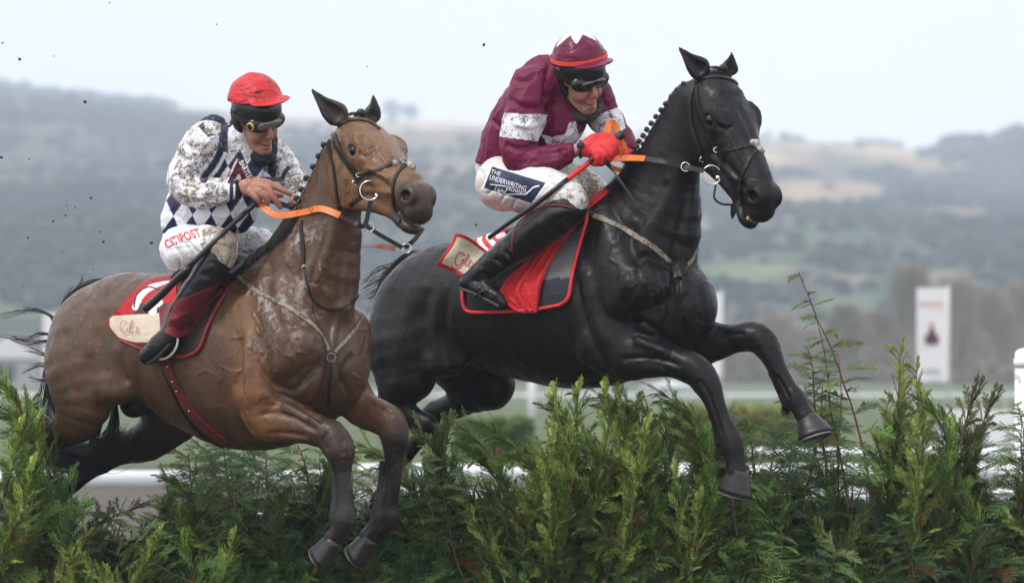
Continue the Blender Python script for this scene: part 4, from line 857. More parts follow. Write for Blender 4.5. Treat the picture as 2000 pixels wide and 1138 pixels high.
    st = [([(950, 380), (962, 372), (972, 362)], 3, -3), ([(975, 398), (984, 384), (996, 376)], 3, -3), ([(1000, 408), (1006, 392), (1018, 382)], 3, -3), ([(1085, 372), (1105, 366), (1122, 378)], 4, -3), ([(936, 330), (944, 345), (940, 370)], 4, -3), ([(1075, 352), (1100, 362), (1118, 384)], 4, 3), ([(955, 310), (970, 330), (960, 345)], 4, -3)]
    br, bb = body_obj('breeches', B, 1.6, YK, M_breech, root, (.7, .7, .7), paint, st, lambda V, N_: vnoise(V, 22, 50) * 1.6 + vnoise(V, 9, 51) * .6)
    B = Body(); B.tube([(*q[:3], q[3] * 1.06, q[4] * 1.06) for q in fk.t([(1112, 404, 125, 34), (1078, 432, 130, 33), (1015, 478, 136, 31), (960, 520, 142, 26), (926, 546, 146, 21)])], sd, 6); B.tube(fk.t(nfoot), sd, 7)
    b1, bbt = body_obj('boot', B, 2.1, YK, M_boot, root, None, None, [([(985, 490), (1000, 505), (1010, 520)], 4, -4), ([(965, 505), (985, 520), (992, 535)], 4, -4), ([(940, 530), (958, 545), (970, 550)], 4, -4), ([(925, 545), (940, 556), (945, 566)], 3, -3)], lambda V, N_: vnoise(V * (1, 1, 1.6), 18, 60) * 1.5)
    add('sole', ribbonmesh(cat(np.array([fk(902, 562, 156), fk(930, 573, 160), fk(956, 586, 163), fk(978, 598, 162)]), 4), [(-.3, -.2, -1)] * 13, 18, 4), YK, M_rubber, b1)
    B = Body(); B.tube(fk.t([(1170, 404, -117, 29), (1150, 450, -128, 25), (1100, 530, -140, 19)]), sd, 6); B.tube(fk.t([(1100, 530, -140, 18), (1085, 560, -146, 20)]), sd, 6); body_obj('boot', B, 2.4, YK, M_boot, root, None)
    # gloves
    for hand, fs, w_ in ((nhand, fingers[:5], (1140, 292)), (fhand, fingers[5:], None)):
        B = Body()
        for c, r, ax in hand: B.ell(c, np.array(r) * 1.1, ax, 6)
        for q in fs: B.tube([(*p[:3], p[3] * 1.12) for p in q], sd, 3, sub=4)
        if w_: B.tube([(1140, y0 + 2, -292, 15, 13), (1158, y0 + 2, -290, 18, 14)], sd, 5)
        body_obj('glove', B, 1.7, YK, M_glove, root, None, None, None, lambda V, N_: vnoise(V, 8, 70) * .9)
    wt = add('wristwatch', torusmesh((1134, y0 + 3, -292), 15, 3.4, (.1, 1, 0), (0, 0, 1), 24, 8), YK, M_rubber, root); add('watch_face', ballmesh((1134, y0 - 12, -284), (8, 4, 8)), YK, M_blackp, wt)
    def cp(V, C):
        C = np.tile(MAR * .95, (len(V), 1)).astype(float); L = (V - H.p) / H.k + np.array((0, 0, 0)); a_, n_, s_ = L @ H.a, L @ H.n, L @ H.s; ang = np.arctan2(s_ + 4, a_ + 22) + .5; up = n_ - 27; rad = np.hypot(a_ + 22, s_ + 4) * .82; ang0 = 0
        star = rad < 15 + 19 * np.abs(((ang * 6 / (2 * pi)) % 1) - .5) * 2; C[(up > 8) & star] = WHT
        seam = np.abs(((ang * 6 / (2 * pi)) % 1) - .5) < .006; C[seam & ~star] = MAR * .6
        return C, np.full(len(V), .5)
    hm, _ = cap('helmet', H, YK, root, M_capm, 4, cp)
    P = []
    for t in np.linspace(0, 2 * pi, 40): N_ = 36 + 14 * cos(t); rh = 1.012 * math.sqrt(1 - ((N_ - 27) / 50) ** 2); P.append(H(-3 + 56 * rh * cos(t), N_, 49 * rh * sin(t)))
    add('helmet_band', ribbonmesh(P, [unit(p - H(-3, 33, 0)) for p in P], 8, 1.5), YK, M('orange_band', (.68, .06, .03), .5), hm)
    underhelmet(H, YK, root); goggles(H, YK, root, M_lensd, 1)
    B = Body(); P = [H(-24, -30, 36), H(-2, -56, 34), H(24, -72, 16), H(30, -72, -10), H(8, -60, -34), H(-30, -40, -36), H(-48, -30, 0), H(-24, -30, 36)]
    B.tube([(*p, 11, 9) for p in P], (0, 0, 1), 6); B.ell(H(20, -70, 12), (26, 12, 15), None, 6); B.ell(H(-8, -50, 34), (14, 10, 16), None, 5)
    body_obj('neck_scarf', B, 1.9, YK, M_blackc, root, None, None, None, lambda V, N_: vnoise(V, 9, 5) * 1.6)
    return root, H, bs, bb, bbt, shirt, br
P2, HJ2, BS2, BBR2, BBT2, SH2, BRE2 = rider2()
def text_on(bv, s_, x, y, size, ang, Yb, mat, parent, name='lettering', shear=0, sx=1.0, bend=0.0, lift=.9, bold=0.0):
    """printed letters laid on a surface"""
    c = bpy.data.curves.new('txt', 'FONT'); c.body = s_; c.size = size; c.shear = shear; c.resolution_u = 3; c.offset = bold; o = bpy.data.objects.new('txt', c); COL.objects.link(o); bpy.context.view_layer.update()
    me = bpy.data.meshes.new_from_object(o.evaluated_get(bpy.context.evaluated_depsgraph_get())); bpy.data.objects.remove(o); bpy.data.curves.remove(c)
    a = R(ang); V = []; N0 = (0, -1, 0)
    for v in me.vertices:
        u, w_ = v.co.x * sx, v.co.y + bend * (v.co.x * sx) ** 2; px, py = x + u * cos(a) + w_ * sin(a), y + u * sin(a) - w_ * cos(a); h, n = hit(bv, px, py)
        if h is None: h, n = (np.array((px, V[-1][1] if V else 0, -py)), np.array(N0))
        V.append(h + np.array((0, -lift, 0)) + n * lift * .6)
    Fc = [tuple(p.vertices) for p in me.polygons]; bpy.data.meshes.remove(me)
    return link(name, mesh(name, W(np.array(V), Yb), Fc, False), mat, parent)
text_on(BBR2, 'THE', 958, 338, 11, 17, YK, M_txtw, BRE2); text_on(BBR2, 'UNDERWRITING', 955, 350, 13.5, 18, YK, M_txtw, BRE2, sx=.74); text_on(BBR2, 'EXCHANGE', 988, 370, 11, 17, YK, M_txtw, BRE2, sx=.70)
def inkline(bv, pts, w_, Yb, mat, parent, name='lettering'):
    add(name, strap(bv, pts, w_, .5, .6, 5), Yb, mat, parent)
inkline(BBR2, [(958, 360), (975, 362), (988, 364)], 1.6, YK, M_txtw, BRE2); inkline(BBR2, [(972, 361), (966, 374), (972, 377), (976, 368), (975, 377), (982, 370), (984, 377), (990, 371), (986, 379), (1010, 379), (1026, 380)], 1.4, YK, M_txtw, BRE2)
inkline(BBR2, [(1028, 379), (1038, 370), (1042, 366), (1054, 363)], 3.2, YK, M_txtw, BRE2)
text_on(BS1, 'BARTLE', 466, 316, 13, 62, YB, M_txtw, SH1, sx=.85, bold=.3); text_on(BBR1, 'CITIPOST', 326, 486, 24, -27, YB, M_txtr, BRE1, sx=.72, bend=-.0016, bold=.5)
# ---------------------------------------------------------------- manes, plaits, tails
def strands(pairs, seed, r0=1.3, jit=6, n=1, wave=4):
    """many fine curved hairs: each entry (points xyz, count, spread)"""
    g = np.random.default_rng(seed); parts = []
    for pts, cnt, spr in pairs:
        pts = np.array(pts, float)
        for _ in range(cnt):
            off = g.normal(0, 1, 3) * spr; P = pts.copy(); t = np.linspace(.15, 1, len(P))[:, None]; P = P + off * t + g.normal(0, 1, P.shape) * wave * t
            P = cat(P, 4); r = np.linspace(r0, .35, len(P)) * g.uniform(.7, 1.3); parts.append(tubemesh(P, r, 4, False))
    return merge(parts)
def plait(c, r, Yb, root, seed):
    g = np.random.default_rng(seed); V, Fc = ballmesh((0, 0, 0), 1, 14, 10); V = np.array(V)
    a = np.arctan2(V[:, 1], V[:, 0]); V = V * (1 + .10 * np.sin(a * 3 + V[:, 2] * 6))[:, None] * r * np.array((1, .9, .95)) + c
    k = tubemesh([np.array(c) + (r * .3, -2, -r * .4), np.array(c) + (r * 1.3, -1, -r * .9)], [r * .55, r * .7], 8)
    o = add('mane_plait', merge([(V, Fc), k]), Yb, M_hairk, root)
    th = torusmesh(np.array(c) + (r * .6, -1, -r * .65), r * .66, .6, (.55, 0, .83), (0, 1, 0), 12, 4); add('thread', th, Yb, M_thread, o); return o
M_thread = M('white_thread', (.5, .5, .48), .7)
for i, (x, y) in enumerate([(638, 284), (628, 306), (617, 327), (604, 349), (594, 371), (585, 388), (578, 404)]):
    plait((x - 6, fb(x + 10, y, 6)[1] - 6, -y + 1), 6.2, YB, bay_root, i)
for i, (x, y) in enumerate([(1340, 165), (1327, 177), (1316, 190), (1305, 204), (1296, 216), (1286, 229), (1277, 242), (1268, 254), (1261, 266), (1253, 277), (1247, 289)]):
    plait((x - 5, fk(x + 8, y, 6)[1] - 6, -y + 1), 5.6, YK, black_root, i)
def forelock(H, Yb, root):
    c = H(14, -4, 0); parts = [ballmesh(c + (4, 0, 8), (9, 8, 8)), ballmesh(c + (0, 2, 1), (8, 7, 6))]
    v = strands([([H(-2, -10, s_), H(6, -2, s_ * .6), c + (2, 0, 4)], 14, 1.2) for s_ in (-16, -8, 0, 8, 16)], 5, 1.3, wave=1.5); parts.append(v)
    add('forelock', merge(parts), Yb, M_hairk, root)
forelock(HB, YB, bay_root); forelock(HK, YK, black_root)
def manehair(fr, path, Yb, root, seed):
    P = []
    for i in range(len(path) - 1):
        (x0, y0, a0), (x1, y1, a1) = path[i], path[i + 1]
        for t in np.linspace(0, 1, 9, endpoint=False):
            x, y, a = x0 + (x1 - x0) * t, y0 + (y1 - y0) * t, a0 + (a1 - a0) * t; b = np.array(fr(x, y, 4))
            P.append(([b + (8, 0, -10), b + (-2, -4, 3), b + (-12, -10, 2), b + (-20, -14, -14)], 16, 3.2))
    add('mane', strands(P, seed, 1.2, wave=1.6), Yb, M_hairk, root)
manehair(fb, [(608, 400, .9), (588, 430, .8), (560, 462, .6), (520, 490, .4), (490, 515, .2)], YB, bay_root, 2)
manehair(fk, [(1250, 300, .9), (1236, 330, .9), (1210, 362, .5), (1176, 392, .2)], YK, black_root, 3)
# tails
Tb = lambda x, y, l=0: np.array(fb(x, y, l))
tb = [([Tb(222, 545), Tb(170, 556), Tb(140, 590), Tb(120, 640, -10)], 160, 5), ([Tb(215, 548), Tb(160, 560), Tb(128, 600), Tb(112, 650), Tb(104, 700, -20)], 60, 7),
      ([Tb(120, 640, -20), Tb(104, 700, -50), Tb(96, 770, -60), Tb(86, 840, -40)], 60, 12), ([Tb(92, 800, -30), Tb(90, 850, 0), Tb(130, 880, 0), Tb(190, 892, -10), Tb(228, 860, -20)], 190, 17),
      ([Tb(90, 840, -10), Tb(70, 876, 0), Tb(110, 900, 0), Tb(170, 906, -10)], 150, 14), ([Tb(224, 780, -10), Tb(222, 820, -10), Tb(214, 850, -10), Tb(170, 890, -10)], 34, 11), ([Tb(206, 790, -10), Tb(190, 830, -10), Tb(176, 870, -10), Tb(150, 900, -10)], 24, 10)]
wisps = [[(128, 640), (96, 612), (60, 606), (0, 618)], [(122, 640), (100, 618), (70, 604), (30, 606)], [(116, 656), (80, 652), (50, 662), (2, 652)], [(116, 658), (84, 668), (52, 668), (20, 660)], [(106, 700), (80, 690), (50, 680)], [(100, 720), (78, 712), (46, 726)],
         [(112, 650), (106, 630), (96, 612)], [(118, 640), (130, 590), (150, 560), (166, 540)], [(100, 740), (76, 742), (56, 738)], [(130, 620), (126, 590), (140, 560)], [(104, 700), (96, 680), (86, 672)]]
tb += [([Tb(*q, -10) for q in w_], 5, 2.5) for w_ in wisps]
add('tail', strands([(a_, int(b_ * (1.7 if b_ > 20 else 1.3)), c_) for a_, b_, c_ in tb], 8, 1.15, wave=3.4), YB, M_hairk, bay_root)
Tk = lambda x, y, l=0: np.array(fk(x, y, l))
tk = [([Tk(850, 492), Tk(800, 498), Tk(770, 530), Tk(745, 580)], 150, 5), ([Tk(830, 492), Tk(790, 504), Tk(750, 550), Tk(735, 620, -30)], 60, 6)]
tk += [([Tk(*q, -6) for q in w_], 7, 4) for w_ in [[(796, 506), (766, 520), (744, 524), (712, 548)], [(784, 514), (760, 540), (740, 548), (708, 560)], [(772, 530), (752, 554), (730, 572), (712, 578)], [(800, 500), (780, 508), (756, 530), (738, 560)]]]
add('tail', strands([(a_, int(b_ * 1.6), c_ * 1.2) for a_, b_, c_ in tk], 9, 1.1, wave=3.2), YK, M_hairk, black_root)

# tufts behind the fetlocks and hair over the hoofs
def tuft(fr, pts, Yb, root, seed): add('fetlock_hair', strands([([np.array(fr(*p)) for p in q], 26, 3) for q in pts], seed, 1.2, wave=1.5), Yb, M_hairk, root)
tuft(fk, [[(1412, 868, 76), (1403, 878, 76), (1399, 888, 76), (1400, 896, 76)], [(1416, 874, 60), (1408, 886, 60), (1404, 896, 60)]], YK, black_root, 41)
tuft(fk, [[(1544, 784, -78), (1534, 792, -78), (1529, 800, -78), (1533, 808, -78)], [(1548, 790, -84), (1540, 800, -84), (1537, 810, -84)]], YK, black_root, 42)
tuft(fb, [[(652, 1020, 74), (642, 1028, 74), (636, 1036, 74)]], YB, bay_root, 43); tuft(fb, [[(738, 1008, -76), (730, 1018, -76), (724, 1026, -76)]], YB, bay_root, 44)
# ---------------------------------------------------------------- tack
M_strap = M('black_leather', (.009, .0085, .0085), .38, spec=.3, var=.3, varscale=40, bump=(150, .3, .002), mud=(90, .64, (.05, .04, .03)))
M_fleece = M('sheepskin', (.42, .40, .36), .95, bump=[(130, 1, .006), (60, .8, .01)], mud=(60, .56, (.10, .08, .06)))
M_orange = M('orange_rubber', (.72, .17, .02), .45, var=.15, varscale=60, bump=(260, .3, .002), mud=(60, .66, (.20, .06, .02))); M_tan = M('brown_rein', (.20, .05, .02), .45, var=.2, varscale=40)
M_pale = M('pale_webbing', (.23, .20, .145), .7, var=.3, varscale=50, bump=(200, .5, .002), mud=[(80, .53, (.08, .065, .045))])
M_grey = M('grey_suede', (.085, .088, .09), .8, var=.2, varscale=20, bump=(160, .4, .002)); M_redc = cloth('red_cloth', .55, .5, sheen=.1); M_pipe = M('red_piping', (.62, .018, .02), .5, var=.15, varscale=40)
M_pipe2 = M('dark_red_piping', (.17, .012, .014), .6, var=.3, varscale=30); M_num = cloth('number_cloth', .6, .35, [(70, .60, (.22, .17, .10))]); M_girth = M('red_girth', (.11, .006, .010), .6, var=.3, varscale=30, bump=(120, .4, .003))
def thing(name, p, Yb, label, cat_, group=None): return empty(name, tuple(W(p, Yb)[0]), label, cat_, group)
def fleece(H, A, N_, Yb, root, bv, pts):
    g = np.random.default_rng(4); parts = []
    for q in cat(np.array(pts, float), 5):
        h, n = hit(bv, q[0], q[1])
        if h is None: continue
        parts.append(ballmesh(h + n * 1 + g.normal(0, 1.2, 3), g.uniform(4.5, 7.5), 8, 6))
    add('sheepskin_pad', merge(parts), Yb, M_fleece, root)
def ring(c, rad, Yb, root, name='ring', r=1.5, ax1=(1, -.15, 0), ax2=(0, .1, 1), mat=None): return add(name, torusmesh(c, rad, r, unit(ax1), unit(ax2)), Yb, mat or M_steel, root)
def rein(P, w_, Yb, mat, root, name, up=(0, -1, .25)):
    P = cat(np.array(P, float), 8); return add(name, ribbonmesh(P, [unit(up)] * len(P), w_, 3), Yb, mat, root)
def onto(bv, P, lift=7):
    """keep a hanging strap in front of the neck it passes"""
    Q = cat(np.array(P, float), 5)
    for q in Q:
        h, n = hit(bv, q[0], -q[2])
        if h is not None: q[1] = min(q[1], h[1] - lift)
    for _ in range(3): Q[1:-1, 1] = (Q[:-2, 1] + 2 * Q[1:-1, 1] + Q[2:, 1]) / 4
    return Q
def around(H, A0, N0, S0, A1, N1, S1): return [H(A0, N0, S0), H(A1, N1, S1)]
def bridle1():
    bv = BVB; H = HB; r = thing('bridle', H(40, 0, 0), YB, 'black bridle with a crossed noseband and sheepskin pad on the bay horse', 'bridle'); s_ = lambda n, p, w_, m=M_strap, lift=.6: add(n, strap(bv, p, w_, lift), YB, m, r)
    s_('browband', [(648, 256), (664, 243), (684, 236), (706, 235), (730, 243), (740, 252)], 6.5); s_('headpiece', [(646, 262), (642, 285), (650, 318), (655, 350), (660, 388), (664, 408)], 9)
    s_('cheek_strap', [(650, 262), (656, 285), (672, 312), (692, 340), (698, 358)], 9); s_('cheek_strap', [(656, 262), (670, 296), (690, 326), (702, 342)], 5)
    s_('noseband', [(698, 345), (720, 338), (744, 330), (770, 318), (786, 318)], 6.5); s_('noseband', [(792, 322), (778, 336), (770, 356), (768, 384), (773, 414), (782, 434)], 7); fleece(H, 0, 0, YB, r, bv, [(772, 320), (784, 316), (798, 322), (806, 328)])
    s_('chin_strap', [(702, 368), (706, 384), (694, 392), (684, 402)], 7)
    c, n = hit(bv, 722, 372); c = c + np.array((0, -14, 0)); bt = ring(c, 19, YB, r, 'bit_ring', 1.7); add('mouthpiece', tubemesh([c + (10, 0, -8), c + (26, 4, -15), c + (46, 10, -18)], [5, 3.2, 2.6]), YB, M_steel, bt); add('buckle', torusmesh(hit(bv, 692, 358)[0] + (0, -3, 0), 5.5, 1.2, (.8, 0, .5), (-.5, 0, .8), 4, 6), YB, M_steel, r); ring(hit(bv, 700, 342)[0] + (0, -3, 0), 4, YB, r, 'buckle', 1.2)
    # reins
    y0 = fb(486, 366, 62)[1]; rr = thing('reins', (590, y0, -415), YB, 'orange grip rein running from the bare hand to the bit of the bay horse', 'reins'); yn = hit(bv, 640, 410)[0][1]
    rein(onto(bv, [(512, y0 - 4, -398), (520, y0 - 14, -410), (545, y0 - 24, -421), (592, y0 - 30, -415), (626, (y0 + yn) / 2 - 24, -408), (664, yn - 16, -421)]), 13, YB, M_orange, rr, 'grip')
    rein(onto(bv, [(664, yn - 16, -421), (690, c[1] - 6, -434), (712, c[1] - 2, -440), (724, c[1], -392)], 3), 9, YB, M_strap, rr, 'leather'); 
    yc = c[1]; rein([(716, yc - 2, -442), (740, yc, -458), (786, yc + 6, -484)], 8, YB, M_strap, rr, 'martingale_strap'); rein([(790, yc + 6, -484), (808, yc + 14, -470), (826, yc + 40, -446)], 9, YB, M_strap, rr, 'leather')
    ring((722, yc - 4, -444), 8.5, YB, rr, r=1.6); ring((794, yc + 4, -485), 9, YB, rr, r=1.6); rein([(706, yn + 90, -480), (740, yc + 60, -481), (772, yc + 20, -486)], 10, YB, M_tan, rr, 'grip')
    rein([(486, y0 + 14, -352), (520, y0 + 18, -350), (548, y0 + 12, -350), (556, y0 + 8, -338), (565, y0 + 10, -326)], 8, YB, M_strap, rr, 'leather'); rein([(530, y0 + 22, -392), (552, y0 + 24, -400), (580, y0 + 26, -408)], 10, YB, M_strap, rr, 'leather')
    # breastplate
    b = thing('breastplate', hit(bv, 560, 600)[0], YB, 'pale muddy webbing breastplate meeting at a chest ring on the bay horse', 'harness'); s2 = lambda n, p, w_, m: add(n, strap(bv, p, w_, .6, 2.5), YB, m, b)
    s2('webbing', [(462, 538), (484, 556), (512, 574), (545, 590), (579, 610), (606, 630), (628, 655), (642, 684)], 7.5, M_pale); s2('webbing', [(710, 616), (693, 642), (672, 668), (653, 688)], 6, M_pale)
    h = hit(bv, 647, 698)[0]; ring(h + (0, -4, 0), 8.5, YB, b, r=1.3, mat=M_shoe); s2('strap', [(646, 704), (645, 740), (640, 790)], 6, M_strap); s2('neck_strap', [(590, 430), (592, 480), (595, 522), (601, 560), (616, 590), (640, 605), (668, 602), (692, 586), (703, 568)], 4, M_strap); s2('strap', [(589, 440), (592, 480), (594, 512)], 9, M_strap)
    add('buckle', torusmesh(hit(bv, 594, 522)[0] + (0, -3, 0), 5, 1.2, (1, 0, 0), (0, 0, 1), 4, 6), YB, M_steel, b)
bridle1()
def bridle2():
    bv = BVK; H = HK; r = thing('bridle', H(40, 0, 0), YK, 'black bridle with a crossed noseband and white sheepskin on the black horse', 'bridle'); s_ = lambda n, p, w_, m=M_strap, lift=.6: add(n, strap(bv, p, w_, lift), YK, m, r)
    s_('browband', [(1352, 168), (1360, 158), (1380, 152), (1407, 151), (1432, 158), (1440, 166)], 6.5); s_('headpiece', [(1356, 164), (1348, 190), (1347, 215), (1350, 242), (1362, 276), (1372, 306), (1376, 318)], 9)
    s_('cheek_strap', [(1361, 168), (1366, 214), (1383, 252), (1398, 288)], 5.5); s_('noseband', [(1400, 294), (1420, 293), (1445, 288), (1470, 281), (1480, 278)], 6.5); s_('noseband', [(1480, 292), (1468, 304), (1456, 326), (1448, 352), (1446, 376), (1444, 400)], 7)
    fleece(H, 0, 0, YK, r, bv, [(1468, 282), (1474, 278), (1482, 290), (1492, 296)]); ring(hit(bv, 1399, 293)[0] + (0, -3, 0), 5, YK, r, 'buckle', 1.2); add('buckle', torusmesh(hit(bv, 1371, 312)[0] + (0, -3, 0), 6, 1.3, (.9, 0, .4), (-.4, 0, .9), 4, 6), YK, M_steel, r)
    c, n = hit(bv, 1390, 342); c = c + np.array((0, -14, 0)); bt = ring(c, 19, YK, r, 'bit_ring', 1.8); add('mouthpiece', tubemesh([c + (8, -1, -6), c + (22, 3, -5), c + (40, 8, -10)], [5.5, 4, 2.8]), YK, M_steel, bt)
    P = cat(np.array([c + (8, 0, -20), c + (5, -4, -44), c + (18, 0, -56), c + (38, 6, -58)]), 8); add('chin_strap', ribbonmesh(P, [(0, -1, .2)] * len(P), 4, 2), YK, M_strap, r)
    P = cat(np.array([c + (44, 4, -56), c + (42, 4, -72), c + (40, 6, -86)]), 6); add('chin_strap', ribbonmesh(P, [(0, -1, 0)] * len(P), [10, 12, 13, 13, 12, 11, 11, 10, 9, 7, 5, 3, 1][:len(P)], 2.5), YK, M_strap, r)
    y0 = fk(1165, 290, 64)[1]; rr = thing('reins', (1215, y0, -310), YK, 'orange rubber grip rein looped in the red gloves on the black horse', 'reins'); yn = min(hit(bv, 1300, 318)[0][1], 0)
    rein([(1172, y0 - 18, -309), (1200, y0 - 22, -310), (1230, y0 - 20, -309), (1259, (y0 + yn) / 2 - 22, -310)], 12, YK, M_orange, rr, 'grip'); rein([(1259, (y0 + yn) / 2 - 22, -310), (1300, yn - 16, -317), (1337, yn - 14, -326), (1374, c[1], -334)], 10, YK, M_strap, rr, 'leather'); ring((1339, yn - 18, -326), 8.5, YK, rr, r=1.6)
    L = cat(np.array([(1190, y0 + 2, -296), (1186, y0 + 4, -262), (1190, y0 + 8, -243), (1199, y0 + 16, -242), (1207, y0 + 14, -262), (1219, y0 + 8, -292)]), 8); add('loop', ribbonmesh(L, [unit((-.2 + i * .018, -1, .1)) for i in range(len(L))], 13, 3), YK, M_orange, rr)
    rein([(1196, y0 - 16, -286), (1208, y0 - 20, -290), (1218, y0 - 10, -298)], 12, YK, M_orange, rr, 'loop'); rein([(1184, y0 + 6, -318), (1196, y0 + 4, -328), (1216, y0 + 20, -334)], 9, YK, M_orange, rr, 'loop')
    mt = thing('martingale', (1210, y0, -350), YK, 'thin black martingale strap slanting down the neck of the black horse', 'strap'); h = hit(bv, 1248, 406)[0]
    P = cat(np.array([(1182, y0 - 6, -316), (1205, y0 * .6 + h[1] * .4 - 6, -344), (1228, y0 * .3 + h[1] * .7 - 5, -376), h + (0, -2, 0)]), 6); add('strap', ribbonmesh(P, [(0, -1, 0)] * len(P), 4.5, 2), YK, M_strap, mt); add('neck_strap', strap(bv, [(1250, 408), (1284, 434), (1321, 455), (1359, 452)], 3.5, .6, 2), YK, M_strap, mt)
    b = thing('breastplate', hit(bv, 1230, 460)[0], YK, 'pale webbing breastplate strap meeting at a ring on the chest of the black horse', 'harness'); s2 = lambda n, p, w_, m: add(n, strap(bv, p, w_, .6, 2.5), YK, m, b)
    s2('strap', [(1128, 416), (1145, 412), (1162, 422)], 10, M_strap); s2('webbing', [(1160, 421), (1200, 438), (1241, 460), (1278, 484), (1308, 512)], 10, M_pale); s2('strap', [(1308, 512), (1316, 530), (1324, 544)], 8, M_strap); s2('webbing', [(1362, 486), (1354, 502), (1343, 518)], 7, M_pale); s2('strap', [(1343, 518), (1334, 532), (1327, 544)], 6, M_strap)
    ring(hit(bv, 1326, 548)[0] + (0, -4, 0), 9, YK, b, r=2, mat=M_strap); s2('strap', [(1325, 556), (1323, 572), (1322, 590)], 7, M_strap)
bridle2()
def sheet(bv, top, bot, n, m, lift, disp=None, yfun=None, lo=None):
    """cloth between two edges, draped on what lies under it"""
    A = cat(np.array(top, float), 8); B_ = cat(np.array(bot, float), 8); rs = lambda P: P[np.linspace(0, len(P) - 1, n)[:, None].repeat(2, 1).astype(int), [[0, 1]]]
    def rs(P):
        d = np.r_[0, np.cumsum(np.hypot(*np.diff(P, axis=0).T))]; t = np.linspace(0, d[-1], n); return np.stack([np.interp(t, d, P[:, 0]), np.interp(t, d, P[:, 1])], 1)
    A, B_ = rs(A), rs(B_); V = np.zeros((n, m, 3)); Nn = np.zeros((n, m, 3))
    for i in range(n):
        for j in range(m):
            t = j / (m - 1); q = A[i] * (1 - t) + B_[i] * t; h, nn = hit(bv, q[0], q[1])
            if h is None: h = np.array((q[0], np.nan, -q[1])); nn = np.array((0, -1, 0))
            V[i, j] = h; Nn[i, j] = nn
    for j in range(m):
        y = V[:, j, 1]; ok = ~np.isnan(y)
        if ok.any(): V[:, j, 1] = np.interp(np.arange(n), np.where(ok)[0], y[ok])
    Y = V[:, :, 1]
    for _ in range(4):
        Y[1:-1] = (Y[:-2] + Y[1:-1] * 2 + Y[2:]) / 4; Y[:, 1:-1] = (Y[:, :-2] + Y[:, 1:-1] * 2 + Y[:, 2:]) / 4
    V[:, :, 1] -= lift
    if disp is not None:
        U, T = np.meshgrid(np.linspace(0, 1, n), np.linspace(0, 1, m), indexing='ij'); V[:, :, 1] -= disp(U, T)
    return V
def sheet_obj(name, V, Yb, mat, parent, paint=None, th=2.5, col=(.6, .02, .02)):
    n, m = V.shape[:2]; F_ = V.reshape(-1, 3); Bk = F_ + (0, th, 0); k = n * m; Fc = []
    for i in range(n - 1):
        for j in range(m - 1):
            a, b, c, d = i * m + j, i * m + j + 1, (i + 1) * m + j + 1, (i + 1) * m + j; Fc.append((a, b, c, d)); Fc.append((a + k, d + k, c + k, b + k))
    rim = [i * m for i in range(n)] + [(n - 1) * m + j for j in range(1, m)] + [i * m + m - 1 for i in range(n - 2, -1, -1)] + [j for j in range(m - 2, 0, -1)]
    for a, b in zip(rim, rim[1:] + rim[:1]): Fc.append((a, b, b + k, a + k))
    Va = np.concatenate([F_, Bk]); C = np.tile(np.array(col, float), (len(Va), 1)); al = None
    if paint is not None:
        r = paint(Va, C); C, al = r if isinstance(r, tuple) else (r, None)
    return link(name, mesh(name, W(Va, Yb), Fc, True, C, al), mat, parent)
def piping(V2, pts, r, Yb, mat, parent, bv, lift, name='piping'):
    P = []
    for q in cat(np.array(pts, float), 6):
        h, n = hit(bv, q[0], q[1])
        if h is None: h = np.array((q[0], P[-1][1] + lift if P else 0, -q[1]))
        P.append(h + (0, -lift, 0))
    P = np.array(P)
    for _ in range(3): P[1:-1] = (P[:-2] + 2 * P[1:-1] + P[2:]) / 4
    add(name, tubemesh(P, r, 8), Yb, mat, parent)
RED_ = np.array((.52, .012, .016)); CRM = np.array((.60, .55, .42)); WH = np.array((.72, .70, .70))
